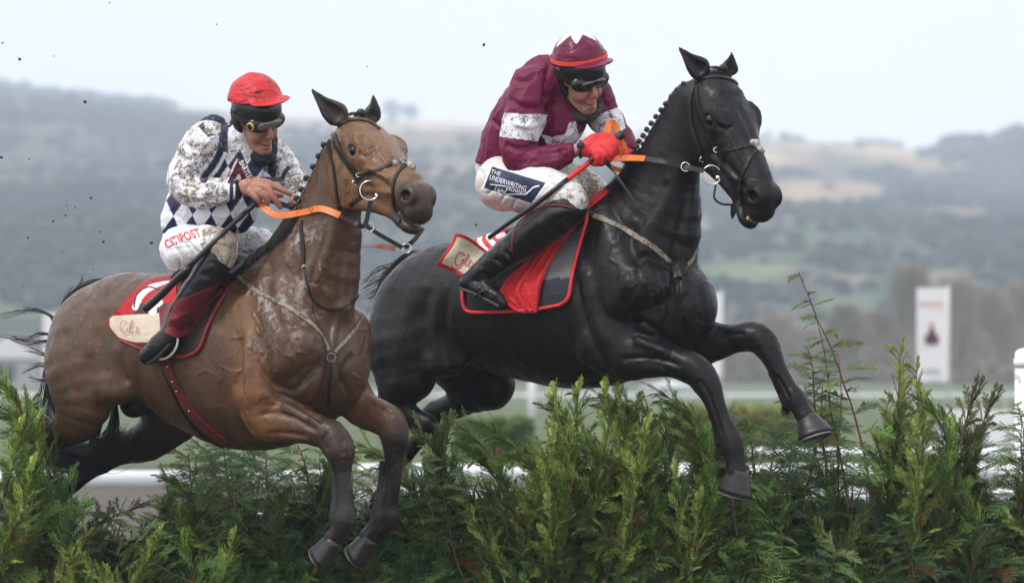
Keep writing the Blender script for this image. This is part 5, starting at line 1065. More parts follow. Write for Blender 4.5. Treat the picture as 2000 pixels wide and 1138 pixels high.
def saddle2():
    root = thing('saddle_pad', fk(1050, 520, 130), YK, 'grey saddle pad edged with thick red piping on the black horse', 'saddle pad'); bv = BVK
    V = sheet(bv, [(930, 520), (1000, 468), (1076, 430), (1149, 416)], [(906, 604), (980, 607), (1060, 602), (1108, 590)], 60, 40, 4)
    def paint(Va, C):
        C = np.tile(np.array((.14, .14, .14)), (len(Va), 1)).astype(float); x, y = Va[:, 0], -Va[:, 2]; C[(y > 548 - (x - 1050) * .12)] = (.022, .025, .034); return C, np.full(len(C), .3)
    sheet_obj('pad', V, YK, M_num, root, paint); piping(None, [(1149, 416), (1140, 450), (1127, 495), (1116, 545), (1111, 578), (1100, 592), (1082, 598), (1040, 605), (985, 609), (930, 610), (912, 607), (905, 596), (903, 575), (905, 556), (912, 540)], 3.9, YK, M_pipe, root, bv, 6)
    dr = thing('cloth', fk(1050, 520, 140), YK, 'bright red weight cloth hanging in folds beside the boot on the black horse', 'cloth')
    V = sheet(bv, [(1100, 418), (1068, 440), (1040, 486), (1012, 520), (982, 556), (976, 580), (1000, 602), (1026, 612)], [(1139, 424), (1118, 452), (1092, 486), (1070, 522), (1058, 556), (1053, 582), (1050, 600), (1050, 611)], 60, 40, 9, lambda U, T: 4 * np.sin(T * 14 + U * 2) * (.3 + U) + 2.5 * np.sin(T * 27 - U * 5) + 3 * T)
    sheet_obj('cloth', V, YK, M_redc, dr, lambda Va, C: C * 0 + RED_)
    V = sheet(BVK, [(1180, 366), (1158, 380), (1138, 400), (1124, 418)], [(1190, 376), (1170, 392), (1152, 408), (1140, 424)], 24, 12, 6, lambda U, T: 5 * np.sin(T * 3)); sheet_obj('cloth', V, YK, M_redc, dr, lambda Va, C: C * 0 + RED_)
    sd = thing('saddle', fk(1060, 430, 100), YK, 'black racing saddle with a thin red edged flap over the knee, on the black horse', 'saddle')
    u = bv_union(BVK, BBR2, BBT2); V = sheet(u, [(1010, 440), (1030, 418), (1062, 404), (1096, 402), (1124, 410)], [(1002, 500), (1018, 502), (1036, 486), (1062, 450), (1108, 416)], 40, 30, 6, lambda U, T: 4 * np.sin(pi * T))
    sheet_obj('flap', V, YK, M_strap, sd); piping(None, [(1000, 494), (1001, 462), (1012, 436), (1032, 417), (1062, 403), (1096, 401), (1124, 409)], 1.6, YK, M_pipe2, sd, u, 9)
    B = Body(); B.tube(fk.t([(1020, 452, 0, 12, 60), (1050, 446, 0, 14, 70), (1110, 420, 0, 18, 56), (1132, 408, 0, 20, 40)]), fk.side, 10); body_obj('seat', B, 3, YK, M_strap, sd, None)
    P = [fk(*q) for q in [(1040, 500, 150), (1000, 520, 156), (965, 545, 160), (940, 562, 162)]]; add('stirrup_leather', ribbonmesh(cat(np.array(P), 5), [(.2, -1, .3)] * 16, 7, 2), YK, M_strap, sd)
    si = torusmesh(np.array(fk(944, 566, 156)), 21, 2.4, unit((.8, -.3, .5)), unit((-.3, -.9, -.3)), 24, 6); add('stirrup', si, YK, M_strap, sd)
    P = [fk(*q) for q in [(1010, 515, 152), (985, 535, 160), (964, 560, 163), (952, 578, 163)]]; add('stirrup_leather', ribbonmesh(cat(np.array(P), 5), [(.3, -1, .3)] * 16, 5, 2), YK, M_strap, sd)
    nc = thing('number_cloth', fk(910, 490, 120), YK, 'cream and red number cloth with red script behind the boot on the black horse', 'number cloth')
    V = sheet(bv, [(914, 474), (940, 462), (970, 450), (1000, 442)], [(914, 500), (936, 515), (962, 520), (985, 510)], 90, 60, 5, lambda U, T: 2 * np.sin(U * 9))
    def paint(Va, C):
        C = C * 0 + RED_; stroke(Va, C, [(944, 452), (936, 466), (942, 480), (952, 492), (948, 500)], 4.5, WH); stroke(Va, C, [(958, 452), (954, 464), (962, 474), (972, 484), (966, 494)], 5, WH); stroke(Va, C, [(972, 462), (985, 458), (990, 466), (980, 480), (968, 496)], 4, WH); return C, np.full(len(C), .5)
    sheet_obj('cloth', V, YK, M_num, nc, paint)
    bl = lambda a, b, t: np.array(a) * (1 - t) + np.array(b) * t; n, m = 50, 36; Vv = np.zeros((n, m, 3)); yb = fk(900, 500, 118)[1]
    for i in range(n):
        for j in range(m):
            u_, t = i / (n - 1), j / (m - 1); a = bl((889, 455), (968, 498), u_); b = bl((856, 519), (930, 556), u_); q = bl(a, b, t); Vv[i, j] = (q[0] + 3 * sin(t * 5), yb - 12 - 10 * (1 - u_) - 5 * sin(u_ * 7 + t * 2) + 4 * sin(t * 6) - u_ * 10, -q[1] + 3 * sin(u_ * 6) * (1 - t) + 4 * sin(u_ * 3.1))
    U_, T_ = np.meshgrid(np.linspace(0, 1, n), np.linspace(0, 1, m), indexing='ij'); edge = np.minimum.reduce([U_ * 90, T_ * 66, (1 - T_) * 66]).reshape(-1); edge = np.r_[edge, edge]
    def paint(Va, C): C = C * 0 + CRM; C[edge < 6] = RED_; return C, np.full(len(C), .75)
    sheet_obj('flap', Vv, YK, M_num, nc, paint); bf = BVHTree.FromPolygons([tuple(v) for v in Vv.reshape(-1, 3)], [(i * m + j, i * m + j + 1, (i + 1) * m + j + 1, (i + 1) * m + j) for i in range(n - 1) for j in range(m - 1)])
    ink = M('red_ink', (.42, .06, .06), .6); T = lambda p, w_=1.7: inkline(bf, p, w_, YK, ink, nc)
    T([(908, 499), (900, 492), (893, 496), (889, 508), (891, 518), (899, 516), (906, 506), (900, 508)], 2.2); T([(908, 504), (904, 516), (896, 524), (886, 524), (882, 518)], 1.8); T([(906, 516), (916, 502), (914, 496), (910, 508), (909, 519), (914, 518)], 1.8)
    T([(914, 517), (920, 513), (920, 508), (915, 513), (916, 522), (922, 520)], 1.6); T([(924, 512), (922, 524), (928, 515), (931, 517), (929, 526), (933, 525)], 1.6)
saddle2()
def saddle1():
    root = thing('saddle_pad', fb(400, 620, 130), YB, 'dark saddle pad with worn dark red piping on the bay horse', 'saddle pad'); bv = BVB
    V = sheet(bv, [(330, 580), (380, 556), (420, 546), (458, 540)], [(345, 694), (370, 692), (392, 672), (404, 636)], 40, 30, 3); sheet_obj('pad', V, YB, M_num, root, lambda Va, C: (C * 0 + (.028, .018, .016), np.full(len(C), .6)))
    piping(None, [(460, 540), (444, 566), (424, 598), (404, 640), (394, 670), (382, 688), (362, 696), (345, 697)], 4, YB, M_pipe2, root, bv, 5); piping(None, [(345, 697), (300, 688), (262, 676), (236, 664)], 3, YB, M_pipe2, root, bv, 4)
    dr = thing('cloth', fb(380, 600, 140), YB, 'dark red cloth wrapped round the ankle of the boot on the bay horse', 'cloth')
    u = bv_union(BVB, BBT1); V = sheet(u, [(455, 540), (420, 556), (380, 574), (340, 588), (310, 602)], [(457, 545), (430, 576), (400, 612), (372, 646), (345, 660), (313, 642)], 50, 34, 6, lambda U, T: 3.5 * np.sin(T * 11 + U * 3) * T + 2 * np.sin(U * 16))
    sheet_obj('cloth', V, YB, M_redc, dr, lambda Va, C: C * 0 + (.13, .008, .012))
    sd = thing('saddle', fb(400, 530, 60), YB, 'small black racing saddle under the rider of the bay horse', 'saddle'); B = Body(); B.tube(fb.t([(365, 540, 0, 10, 50), (395, 532, 0, 14, 76), (440, 520, 0, 18, 62), (470, 512, 0, 18, 40)]), fb.side, 10); B.tube(fb.t([(470, 520, 20, 8, 10), (430, 550, 100, 6, 14), (380, 578, 130, 5, 16)]), fb.side, 8); body_obj('seat', B, 3, YB, M_strap, sd, None)
    c = np.array(fb(320, 680, 162)); add('stirrup', torusmesh(c + (4, -4, 6), 27, 2.4, unit((.85, -.5, .2)), unit((.15, -.1, 1)), 26, 6), YB, M_white, sd)
    nc = thing('number_cloth', fb(270, 610, 120), YB, 'red and cream number cloth with white figures behind the boot on the bay horse', 'number cloth')
    V = sheet(bv, [(208, 627), (226, 608), (250, 578), (280, 552), (316, 541), (345, 540)], [(212, 634), (232, 662), (262, 674), (292, 684), (318, 680), (345, 660)], 120, 88, 4, lambda U, T: 1.5 * np.sin(U * 14))
    U_, T_ = np.meshgrid(np.linspace(0, 1, 120), np.linspace(0, 1, 88), indexing='ij'); ed = np.minimum(T_, 1 - T_).reshape(-1); ed = np.r_[ed, ed]
    def paint(Va, C):
        x, y = Va[:, 0], -Va[:, 2]; C = C * 0 + RED_ * .75; C[(y > 592) & (y > 640 - (x - 208) * .9) & (x > 262)] = (.06, .02, .02)
        C[(y > 616 - (x - 230) * .06) & (y < 668) & (x > 214)] = CRM * (1, .93, .93); stroke(Va, C, [(264, 600), (276, 576), (296, 560), (322, 548), (336, 544)], 6, WH); stroke(Va, C, [(298, 608), (300, 596), (310, 590)], 8, WH); stroke(Va, C, [(316, 574), (326, 566)], 5, WH)
        stroke(Va, C, [(262, 598), (268, 574), (290, 560), (312, 566)], 1.6, (.02, .02, .02)); C[ed < .06] = RED_ * .6; C[(y > 668)] = (.10, .01, .015); return C, np.full(len(C), .75)
    sheet_obj('cloth', V, YB, M_num, nc, paint); ink = M('faded_ink', (.42, .12, .10), .6); bs = bv
    for p in ([(252, 630), (244, 628), (240, 640), (246, 650), (254, 644), (250, 642)], [(258, 650), (264, 632), (262, 628), (258, 640), (260, 652), (268, 648)], [(270, 642), (274, 640), (270, 650), (278, 648)]): add('lettering', strap(bs, p, 1.4, 7, .6), YB, ink, nc)
    gi = thing('girth', hit(bv, 360, 780)[0], YB, 'dark red girth strap with a black edge round the belly of the bay horse', 'girth')
    add('strap', strap(bv, [(324, 704), (332, 728), (346, 756), (366, 792), (392, 822), (420, 846), (440, 860), (452, 868)], 20, 1, 4), YB, M_girth, gi); add('edge', strap(bv, [(316, 706), (324, 734), (338, 764), (356, 800), (382, 836), (410, 858), (436, 872)], 4, 1, 3), YB, M_strap, gi)
    for (x, y) in [(330, 716), (340, 744), (348, 762), (372, 800)]: h, n = hit(bv, x, y); add('rivet', ballmesh(h + n * 5, 2.2, 8, 6), YB, M_steel, gi)
saddle1()
# whips
def whip(P, rr, Yb, label, mats, bv):
    r = thing('whip', P[0], Yb, label, 'whip'); k_ = 2; P = np.concatenate([cat(np.array(P[:k_ + 1], float), 6)[:-1], onto(bv, P[k_:], 8)]); n = len(P); R_ = np.interp(np.linspace(0, 1, n), np.linspace(0, 1, len(rr)), rr)
    last = 0
    for nm, t, mt in mats:
        e = int(round(t * (n - 1))); add(nm, tubemesh(P[last:e + 1], R_[last:e + 1], 10), Yb, mt, r); last = e
    return r
y0 = fb(486, 366, 62)[1]
whip([(512, y0 + 6, -380), (498, y0 - 2, -398), (440, y0 - 40, -450), (370, fb(370, 520, 165)[1], -520), (318, fb(318, 570, 170)[1], -572), (284, fb(284, 602, 172)[1], -603)], [5, 5.5, 5, 5.5, 8, 8.5], YB, 'all black whip slanting down from the bare hand across the boot', [('handle', .3, M_rubber), ('shaft', .62, M_blackp), ('padded_end', 1, M_blackp)], bv_union(BVB, BBR1, BBT1, BS1))
y0 = fk(1165, 290, 64)[1]
whip([(1216, y0 + 2, -262), (1190, y0 - 4, -280), (1150, y0 - 14, -318), (1096, y0 - 40, -360), (1040, fk(1040, 406, 165)[1], -404), (990, fk(990, 438, 170)[1], -438), (955, fk(955, 464, 172)[1], -464)], [9, 6.5, 5.5, 5, 5, 4.5, 4.5], YK, 'black whip with a red collar held in the red glove on the black horse', [('handle', .36, M_rubber), ('collar', .50, M_pipe), ('shaft', 1, M_blackp)], bv_union(BVK, BBR2, BBT2))
# ---------------------------------------------------------------- cut conifer branches packed into the steeplechase fence
def strip(V, Fc, Cc, a, b, n, w0, w1, col, seg=1):
    """flat needle-clad twig as a tapered ribbon"""
    a, b = np.asarray(a), np.asarray(b); t = unit(b - a); s_ = np.cross(t, n); k = len(V)
    m = (a + b) / 2 + n * np.linalg.norm(b - a) * .05
    for p, w_ in ((a, w0), (m, (w0 + w1) * .62), (b, w1)):
        V.append(p - s_ * w_); V.append(p + s_ * w_); Cc.append(col); Cc.append(col)
    Fc.append((k, k + 1, k + 3, k + 2)); Fc.append((k + 2, k + 3, k + 5, k + 4))
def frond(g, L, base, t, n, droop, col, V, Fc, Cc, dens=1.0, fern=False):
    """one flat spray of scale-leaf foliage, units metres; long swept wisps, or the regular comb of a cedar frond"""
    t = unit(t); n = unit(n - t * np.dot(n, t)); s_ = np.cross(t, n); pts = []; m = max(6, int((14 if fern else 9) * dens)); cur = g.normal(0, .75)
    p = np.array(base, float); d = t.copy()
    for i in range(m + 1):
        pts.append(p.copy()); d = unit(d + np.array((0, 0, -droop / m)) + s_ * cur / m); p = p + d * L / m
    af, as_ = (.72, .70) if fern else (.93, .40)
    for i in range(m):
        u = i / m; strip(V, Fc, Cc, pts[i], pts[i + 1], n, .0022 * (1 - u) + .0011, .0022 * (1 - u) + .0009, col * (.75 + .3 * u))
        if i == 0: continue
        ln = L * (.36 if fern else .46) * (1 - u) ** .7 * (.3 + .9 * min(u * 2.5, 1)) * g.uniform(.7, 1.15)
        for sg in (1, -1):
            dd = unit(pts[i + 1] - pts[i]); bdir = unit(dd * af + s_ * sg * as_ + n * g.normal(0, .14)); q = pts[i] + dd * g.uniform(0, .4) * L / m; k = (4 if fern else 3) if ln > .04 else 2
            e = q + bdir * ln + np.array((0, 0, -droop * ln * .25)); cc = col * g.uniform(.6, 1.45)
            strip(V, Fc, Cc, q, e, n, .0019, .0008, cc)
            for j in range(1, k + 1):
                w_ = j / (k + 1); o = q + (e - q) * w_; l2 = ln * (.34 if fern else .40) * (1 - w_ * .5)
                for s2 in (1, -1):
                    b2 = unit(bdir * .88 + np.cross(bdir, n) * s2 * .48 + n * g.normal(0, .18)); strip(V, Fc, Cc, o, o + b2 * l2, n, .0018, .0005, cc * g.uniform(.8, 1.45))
M_leaf = M('conifer_leaf', rough=.55, spec=.3, attr=True, var=.25, varscale=25)
def leafback(m):
    N = m.node_tree.nodes; L = m.node_tree.links; b = N['Principled BSDF']; tr = N.new('ShaderNodeBsdfTranslucent'); mx_ = N.new('ShaderNodeMixShader'); mx_.inputs[0].default_value = .28
    L.new(b.inputs['Base Color'].links[0].from_socket, tr.inputs[0]); L.new(b.outputs[0], mx_.inputs[1]); L.new(tr.outputs[0], mx_.inputs[2]); L.new(mx_.outputs[0], N['Material Output'].inputs['Surface'])
leafback(M_leaf)
M_bark = M('branch_bark', (.13, .075, .045), .8, var=.4, varscale=60, bump=(120, .6, .003)); M_barkred = M('red_bark', (.17, .07, .04), .7, var=.3, varscale=60)
GREEN = np.array((.15, .26, .06)); DARK = np.array((.045, .095, .032)); YEL = np.array((.30, .31, .07)); BLU = np.array((.06, .16, .07)); OLD = np.array((.10, .075, .03)); BROWNY = np.array((.055, .05, .02)); ORA = np.array((.26, .14, .03))
def branch_mesh(seed, Hh, kind, col, nf, fl, thin=.011, up=.9, sway=0.0, start=.06, dens=1.0):
    """stem rising from the origin, sprays all round it; kind: 'plume' (upright leyland), 'flat' (spreading cedar)"""
    g = np.random.default_rng(seed); m = 14; P = []; d = np.array((g.normal(0, .12), g.normal(0, .12), 1.)); p = np.zeros(3)
    for i in range(m + 1):
        P.append(p.copy()); d = unit(d + np.array((g.normal(0, .07) + sway * (i / m) ** 1.5, g.normal(0, .06), .05))); p = p + d * Hh / m
    P = np.array(P); st = tubemesh(P, np.linspace(thin, .0018, m + 1), 6); V = []; Fc = []; Cc = []
    for k in range(nf):
        u = start + (1 - start) * (k + g.uniform(0, 1)) / nf; u = min(u, .985); f = u * m; i = int(f); q = P[i] + (P[min(i + 1, m)] - P[i]) * (f - i); az = k * 2.4 + g.uniform(-.5, .5)
        axis = unit(P[min(i + 1, m)] - P[max(i - 1, 0)]); out = np.array((cos(az), sin(az) * .8, 0)); L = fl * (1.15 - .75 * u) * g.uniform(.7, 1.2)
        if kind == 'plume': t = axis * up + out * g.uniform(.25, .6); n = unit(np.cross(t, np.array((g.normal(0, .5), g.normal(0, 1), .2)))); dr = g.uniform(-.1, 1.0)
        else: t = axis * .35 + out; n = np.array((g.normal(0, .35), -.55 + g.normal(0, .35), 1)); dr = g.uniform(.3, 1.0)
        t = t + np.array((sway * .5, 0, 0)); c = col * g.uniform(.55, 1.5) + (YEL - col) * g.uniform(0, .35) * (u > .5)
        if g.random() < .014: c = ORA * g.uniform(.25, .8)
        frond(g, L, q, t, n, dr, c, V, Fc, Cc, dens, kind != 'plume')
        if g.random() < .3: stt = tubemesh([q, q + unit(t) * L * .3], [.0035, .0015], 4, False); o = len(st[0]); st = merge([st, stt])
    return st, (V, Fc, np.clip(np.array(Cc), 0, 1))
VAR = {}; VTIP = {}
def variant(key, *a, **k):
    st, (V, Fc, Cc) = branch_mesh(*a, **k)
    ms = mesh('stem', np.array(st[0]), st[1], True); mf = bpy.data.meshes.new('foliage'); mf = mesh('foliage', np.array(V), np.array(Fc), False, Cc)
    mf.materials.append(M_leaf); VAR[key] = (ms, mf); v = np.array(st[0]); VTIP[key] = tuple(v[v[:, 2].argmax()])
variant('plume1', 11, .80, 'plume', GREEN, 50, .27, sway=-.20); VAR['plume1'][0].materials.append(M_bark)
variant('plume2', 12, .85, 'plume', GREEN * .8 + BLU * .2, 52, .27, sway=-.28); VAR['plume2'][0].materials.append(M_bark)
variant('plume3', 13, .75, 'plume', GREEN * .7 + YEL * .4, 48, .26, sway=-.14); VAR['plume3'][0].materials.append(M_bark)
variant('dark1', 14, .80, 'plume', DARK, 50, .24, sway=.02); VAR['dark1'][0].materials.append(M_bark)
variant('dark2', 15, .75, 'flat', DARK * 1.5, 44, .30); VAR['dark2'][0].materials.append(M_bark)
variant('flat1', 16, .80, 'flat', BLU, 46, .33); VAR['flat1'][0].materials.append(M_bark)
variant('flat2', 17, .85, 'flat', GREEN * .6 + DARK * .4, 46, .32); VAR['flat2'][0].materials.append(M_bark)
variant('yellow', 18, .62, 'plume', YEL * .65 + GREEN * .3, 36, .20, up=1.2); VAR['yellow'][0].materials.append(M_bark)
variant('brown', 19, .70, 'plume', BROWNY, 34, .22, sway=.06); VAR['brown'][0].materials.append(M_bark)
variant('thin', 20, .95, 'flat', GREEN * .7 + DARK * .3, 26, .19, thin=.006, start=.1, dens=1); VAR['thin'][0].materials.append(M_barkred)
variant('sprig', 21, .98, 'flat', GREEN * .5 + DARK * .6, 26, .16, thin=.007, start=.1, dens=.9, sway=-.05); VAR['sprig'][0].materials.append(M_bark)
def fdepth(x): return 150 + .2 * x
GF = np.random.default_rng(77); ALLB = []
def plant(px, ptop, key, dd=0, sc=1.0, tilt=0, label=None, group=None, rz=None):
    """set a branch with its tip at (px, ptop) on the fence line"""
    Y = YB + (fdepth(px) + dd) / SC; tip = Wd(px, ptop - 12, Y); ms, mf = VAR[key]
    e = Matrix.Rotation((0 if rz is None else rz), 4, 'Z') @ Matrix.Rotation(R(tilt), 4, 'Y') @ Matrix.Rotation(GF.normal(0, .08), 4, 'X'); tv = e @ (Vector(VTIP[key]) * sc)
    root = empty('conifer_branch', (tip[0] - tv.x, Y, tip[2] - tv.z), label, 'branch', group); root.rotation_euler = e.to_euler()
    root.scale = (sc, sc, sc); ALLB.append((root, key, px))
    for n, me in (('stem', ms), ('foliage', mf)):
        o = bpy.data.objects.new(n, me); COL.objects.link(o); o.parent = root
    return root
GRP = 'conifer branches packed upright into the jump'
KL = {'plume1': 'bright green feathery branch', 'plume2': 'blue green plumed branch', 'plume3': 'yellow green plumed branch', 'dark1': 'dark green upright branch', 'dark2': 'dark spreading branch', 'flat1': 'bluish flat branch', 'flat2': 'mid green flat branch', 'yellow': 'yellowed short branch', 'brown': 'browned branch', 'thin': 'thin red stemmed cedar branch', 'sprig': 'thin dark cedar sprig'}
def where(px):
    return 'at the left edge' if px < 110 else 'below the bay horse' if px < 480 else "behind the bay horse's forelegs" if px < 850 else 'below the belly of the black horse' if px < 1380 else "below the black horse's front hooves" if px < 1640 else 'at the right end'
def zone(x0, x1, n, keys, top, spread, dd=(-80, 90), sc=(.8, 1.1), tilt=(-8, 6)):
    for i in range(n):
        x = x0 + (x1 - x0) * (i + GF.uniform(0, 1)) / n; k = keys[GF.integers(len(keys))]; t0 = np.interp(x, *zip(*top)) if isinstance(top, list) else top
        d = GF.uniform(*dd); y = t0 + spread * GF.uniform(0, 1) ** 1.3 + (30 if d < 0 else 0)
        plant(x, y, k, d, GF.uniform(*sc), GF.uniform(*tilt), KL[k] + ' in the jump ' + where(x), GRP + ' ' + where(x), GF.uniform(-.5, .5))
# left edge, tall, in front of the hind leg
zone(-60, 70, 11, ['plume1', 'plume2', 'dark1', 'plume3'], [(-60, 720), (20, 735), (70, 850)], 260, (-90, 20), tilt=(-4, 8))
# crushed low part under the bay horse
zone(60, 500, 22, ['dark1', 'dark2', 'plume3', 'flat2', 'dark2', 'plume1'], [(60, 950), (160, 975), (260, 990), (340, 940), (420, 900), (500, 880)], 170, (-60, 90), (.6, .9), (-35, 30))
zone(90, 480, 14, ['plume3', 'plume1', 'flat2', 'yellow', 'dark2'], [(90, 1030), (260, 1010), (480, 1010)], 110, (-120, -60), (.5, .8), (-50, 20))
zone(330, 640, 18, ['dark1', 'dark2', 'dark1', 'dark2'], [(330, 890), (400, 868), (480, 880), (560, 875), (640, 865)], 130, (0, 110), (.75, 1), (-12, 12))
# behind the bay's forelegs
zone(560, 880, 26, ['dark1', 'dark2', 'flat2', 'flat1', 'plume2'], [(560, 870), (640, 870), (740, 860), (800, 840), (880, 815)], 250, (-50, 90), (.75, 1.05), (-12, 12))
# bright plumes
zone(860, 1000, 11, ['plume1', 'plume2', 'dark1', 'plume1'], [(860, 815), (960, 800), (1000, 850)], 210, tilt=(-6, 6))
zone(1000, 1060, 5, ['plume1', 'plume2', 'dark1'], [(1000, 900), (1060, 830)], 200, tilt=(-14, 0))
zone(1060, 1380, 32, ['plume1', 'plume2', 'plume3', 'plume1', 'plume3'], [(1060, 745), (1180, 735), (1300, 738), (1345, 780), (1380, 850)], 230, (-80, 60), (.85, 1.15), (-16, 4))
zone(850, 1400, 18, ['dark1', 'plume2', 'plume1'], 940, 140, (-120, -40), (.7, .95), (-14, 8))
# right half
zone(1370, 1580, 24, ['flat1', 'flat2', 'dark2', 'flat2'], [(1370, 840), (1420, 770), (1470, 785), (1540, 830), (1580, 840)], 240, (-60, 90), (.8, 1.05), (-12, 12))
zone(1560, 1720, 18, ['flat2', 'dark1', 'flat1', 'plume1'], [(1560, 900), (1640, 930), (1720, 900)], 170, (-70, 90), (.75, 1), (-10, 10))
zone(1710, 1850, 14, ['plume3', 'dark1', 'plume1', 'brown'], [(1710, 880), (1760, 780), (1800, 760), (1850, 830)], 220, (-60, 80), (.8, 1.05), (-16, 0))
zone(1840, 2060, 20, ['brown', 'dark1', 'flat2', 'flat1', 'plume2'], [(1840, 850), (1900, 850), (1960, 840), (2060, 780)], 220, (-60, 90), (.8, 1.1), (-10, 12))
zone(1380, 2060, 22, ['flat1', 'flat2', 'dark2', 'plume1'], 985, 130, (-130, -60), (.6, .9), (-20, 20))
zone(170, 440, 9, ['brown', 'brown', 'dark2'], 985, 60, (-20, 60), (.45, .7), (-60, 60))
# single ones that stand out
plant(1558, 543, 'thin', 0, 1.12, -11, 'tallest thin cedar sprig with a bare reddish stem leaning left, right of the reaching hoof')
plant(1590, 600, 'sprig', -20, .95, -2, 'thin upright cedar sprig standing just left of the tallest reddish one')
plant(1577, 690, 'flat2', 10, .8, 3, 'leafy green cedar branch low between the two thin sprigs'); plant(1612, 742, 'flat1', -10, .7, 9, 'bluish leafy branch under the tall reddish stem')
plant(1640, 700, 'sprig', 30, .8, 8, 'short leafy cedar sprig right of the tall reddish stem')
plant(1758, 702, 'yellow', 0, 1.15, -9, 'upright tuft of yellowed conifer with a pale tip, left of the white banner'); plant(1790, 735, 'yellow', -25, 1.0, -14, 'leaning yellowed conifer tuft below the tall pale tipped one')
plant(1735, 800, 'yellow', 20, .7, -4, 'short yellow green tuft left of the tall yellowed one')
plant(1905, 756, 'brown', 0, 1.1, 4, 'browned branch arching up near the right end of the jump'); plant(1945, 770, 'brown', 10, 1.0, 10, 'browned drooping branch at the right end of the jump'); plant(1990, 800, 'flat2', 0, 1, 4, 'green flat branch at the right edge of the photo')
BK_ = ('at the left edge', 'below the bay horse', "behind the bay horse's forelegs", 'below the belly of the black horse', "below the black horse's front hooves", 'at the right end')
number_labels([(o, KL[k], where(x), x) for o, k, x in ALLB if 'group' in o])
# packed twigs deep inside
def core():
    g = np.random.default_rng(5); V = []; Fc = []; Cc = []
    for i in range(5200):
        x = g.uniform(-120, 2120); y = 1500 - (1500 - 1035) * g.uniform(0, 1) ** .6 + np.interp(x, [60, 300, 520, 1000, 2000], [30, 60, 0, -30, 0]); Y = YB + (fdepth(x) + g.uniform(30, 120)) / SC
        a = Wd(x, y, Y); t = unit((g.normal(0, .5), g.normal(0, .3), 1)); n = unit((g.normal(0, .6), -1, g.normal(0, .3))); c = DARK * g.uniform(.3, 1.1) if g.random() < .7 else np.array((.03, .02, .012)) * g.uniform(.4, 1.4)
        strip(V, Fc, Cc, a, a + t * g.uniform(.06, .2), n, g.uniform(.006, .016), .002, c)
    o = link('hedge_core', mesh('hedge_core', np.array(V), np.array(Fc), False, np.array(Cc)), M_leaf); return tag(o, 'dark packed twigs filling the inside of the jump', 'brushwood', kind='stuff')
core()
def bank():
    V = []; P = []; g = np.random.default_rng(2)
    for i, x in enumerate(np.linspace(-200, 2200, 121)):
        d = YB + (fdepth(x) + 95) / SC; r = Wd(x, 1050 + g.normal(0, 7), d); k = Wd(x, 1050, d)
        V += [(r[0], d, 0), (r[0], d, r[2]), (r[0], d + .5, r[2] - .1), (r[0], d + .5, 0)]
    Fc = [(i * 4 + j, i * 4 + j + 1, i * 4 + 5 + j, i * 4 + 4 + j) for i in range(120) for j in range(3)]
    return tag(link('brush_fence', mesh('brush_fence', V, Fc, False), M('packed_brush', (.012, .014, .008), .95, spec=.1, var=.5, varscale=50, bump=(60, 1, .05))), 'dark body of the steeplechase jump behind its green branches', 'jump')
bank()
# ---------------------------------------------------------------- rails, banners, trees beyond
M_pvc = M('white_rail_pvc', (.72, .74, .76), .4, var=.06, varscale=2, mud=(9, .62, (.4, .38, .34))); M_teal = M('teal_board', (.01, .16, .12), .5, var=.2, varscale=3); M_pole = M('white_pole', (.55, .55, .56), .5); M_cloth = M('banner_cloth', (.72, .70, .73), .7, attr=False)
def wbar(a, b, r, n=14): return tubemesh([a, (np.array(a) + np.array(b)) / 2, b], r, n)
def wadd(name, vf, mat, parent, smooth=True, col=None): return link(name, mesh(name, np.array(vf[0]), [tuple(int(i) for i in q) for q in vf[1]], smooth, col), mat, parent)
def box(x0, x1, y0, y1, z0, z1):
    V = [(x, y, z) for z in (z0, z1) for y in (y0, y1) for x in (x0, x1)]; return V, [(0, 2, 3, 1), (4, 5, 7, 6), (0, 1, 5, 4), (1, 3, 7, 5), (3, 2, 6, 7), (2, 0, 4, 6)]
def rail(px0, px1, pys, Y, r, label, sp=2.6, board=None):
    a = Wd(px0, pys[0], Y); b = Wd(px1, pys[0], Y); root = empty('running_rail', ((a[0] + b[0]) / 2, Y, 0), label, 'rail')
    for py in pys: z = Wd(0, py, Y)[2]; wadd('rail', wbar((a[0], Y, z), (b[0], Y, z), r), M_pvc, root)
    x = a[0] + .6; top = Wd(0, pys[0], Y)[2]
    while x < b[0]: wadd('post', wbar((x, Y + r + .03, 0), (x, Y + r + .03, top), .03, 10), M_pvc, root); x += sp
    if board: z0, z1 = Wd(0, board[1], Y)[2], Wd(0, board[0], Y)[2]; wadd('board', box(a[0], b[0], Y + .12, Y + .15, z0, z1), M_teal, root, False)
    return root
rail(-1500, 640, [935], 44, .065, 'single thick white rail behind the bay horse at the left'); rail(400, 700, [1007], 36, .022, 'low thin white rail seen under the belly of the bay horse')
rail(700, 3400, [920, 966], 41, .055, 'double white rail behind the hedge from the middle to the right', board=(985, 1050))
rail(1460, 2500, [884], 62, .06, 'farther white rail at the right below the banner')
rail(-1500, 4000, [772], 170, .05, 'farthest thin white rail, blurred, at the far side of the course')
def panels():
    Y = 70; r = empty('white_hoarding', (Wd(1900, 0, Y)[0], Y, 0), 'row of white boards beyond the rails at the right edge', 'hoarding'); 
    for i, x in enumerate(range(1835, 2400, 82)): a, b = Wd(x, 800, Y), Wd(x + 76, 868, Y); wadd('panel', box(a[0], b[0], Y, Y + .05, b[2], a[2]), M_pvc, r, False)
    a = Wd(1835, 0, Y)[0]; b = Wd(2400, 0, Y)[0]; wadd('frame', merge([box(x - .03, x + .03, Y + .06, Y + .12, 0, Wd(0, 795, Y)[2]) for x in np.arange(a, b, .49)]), M_pole, r, False)
panels()
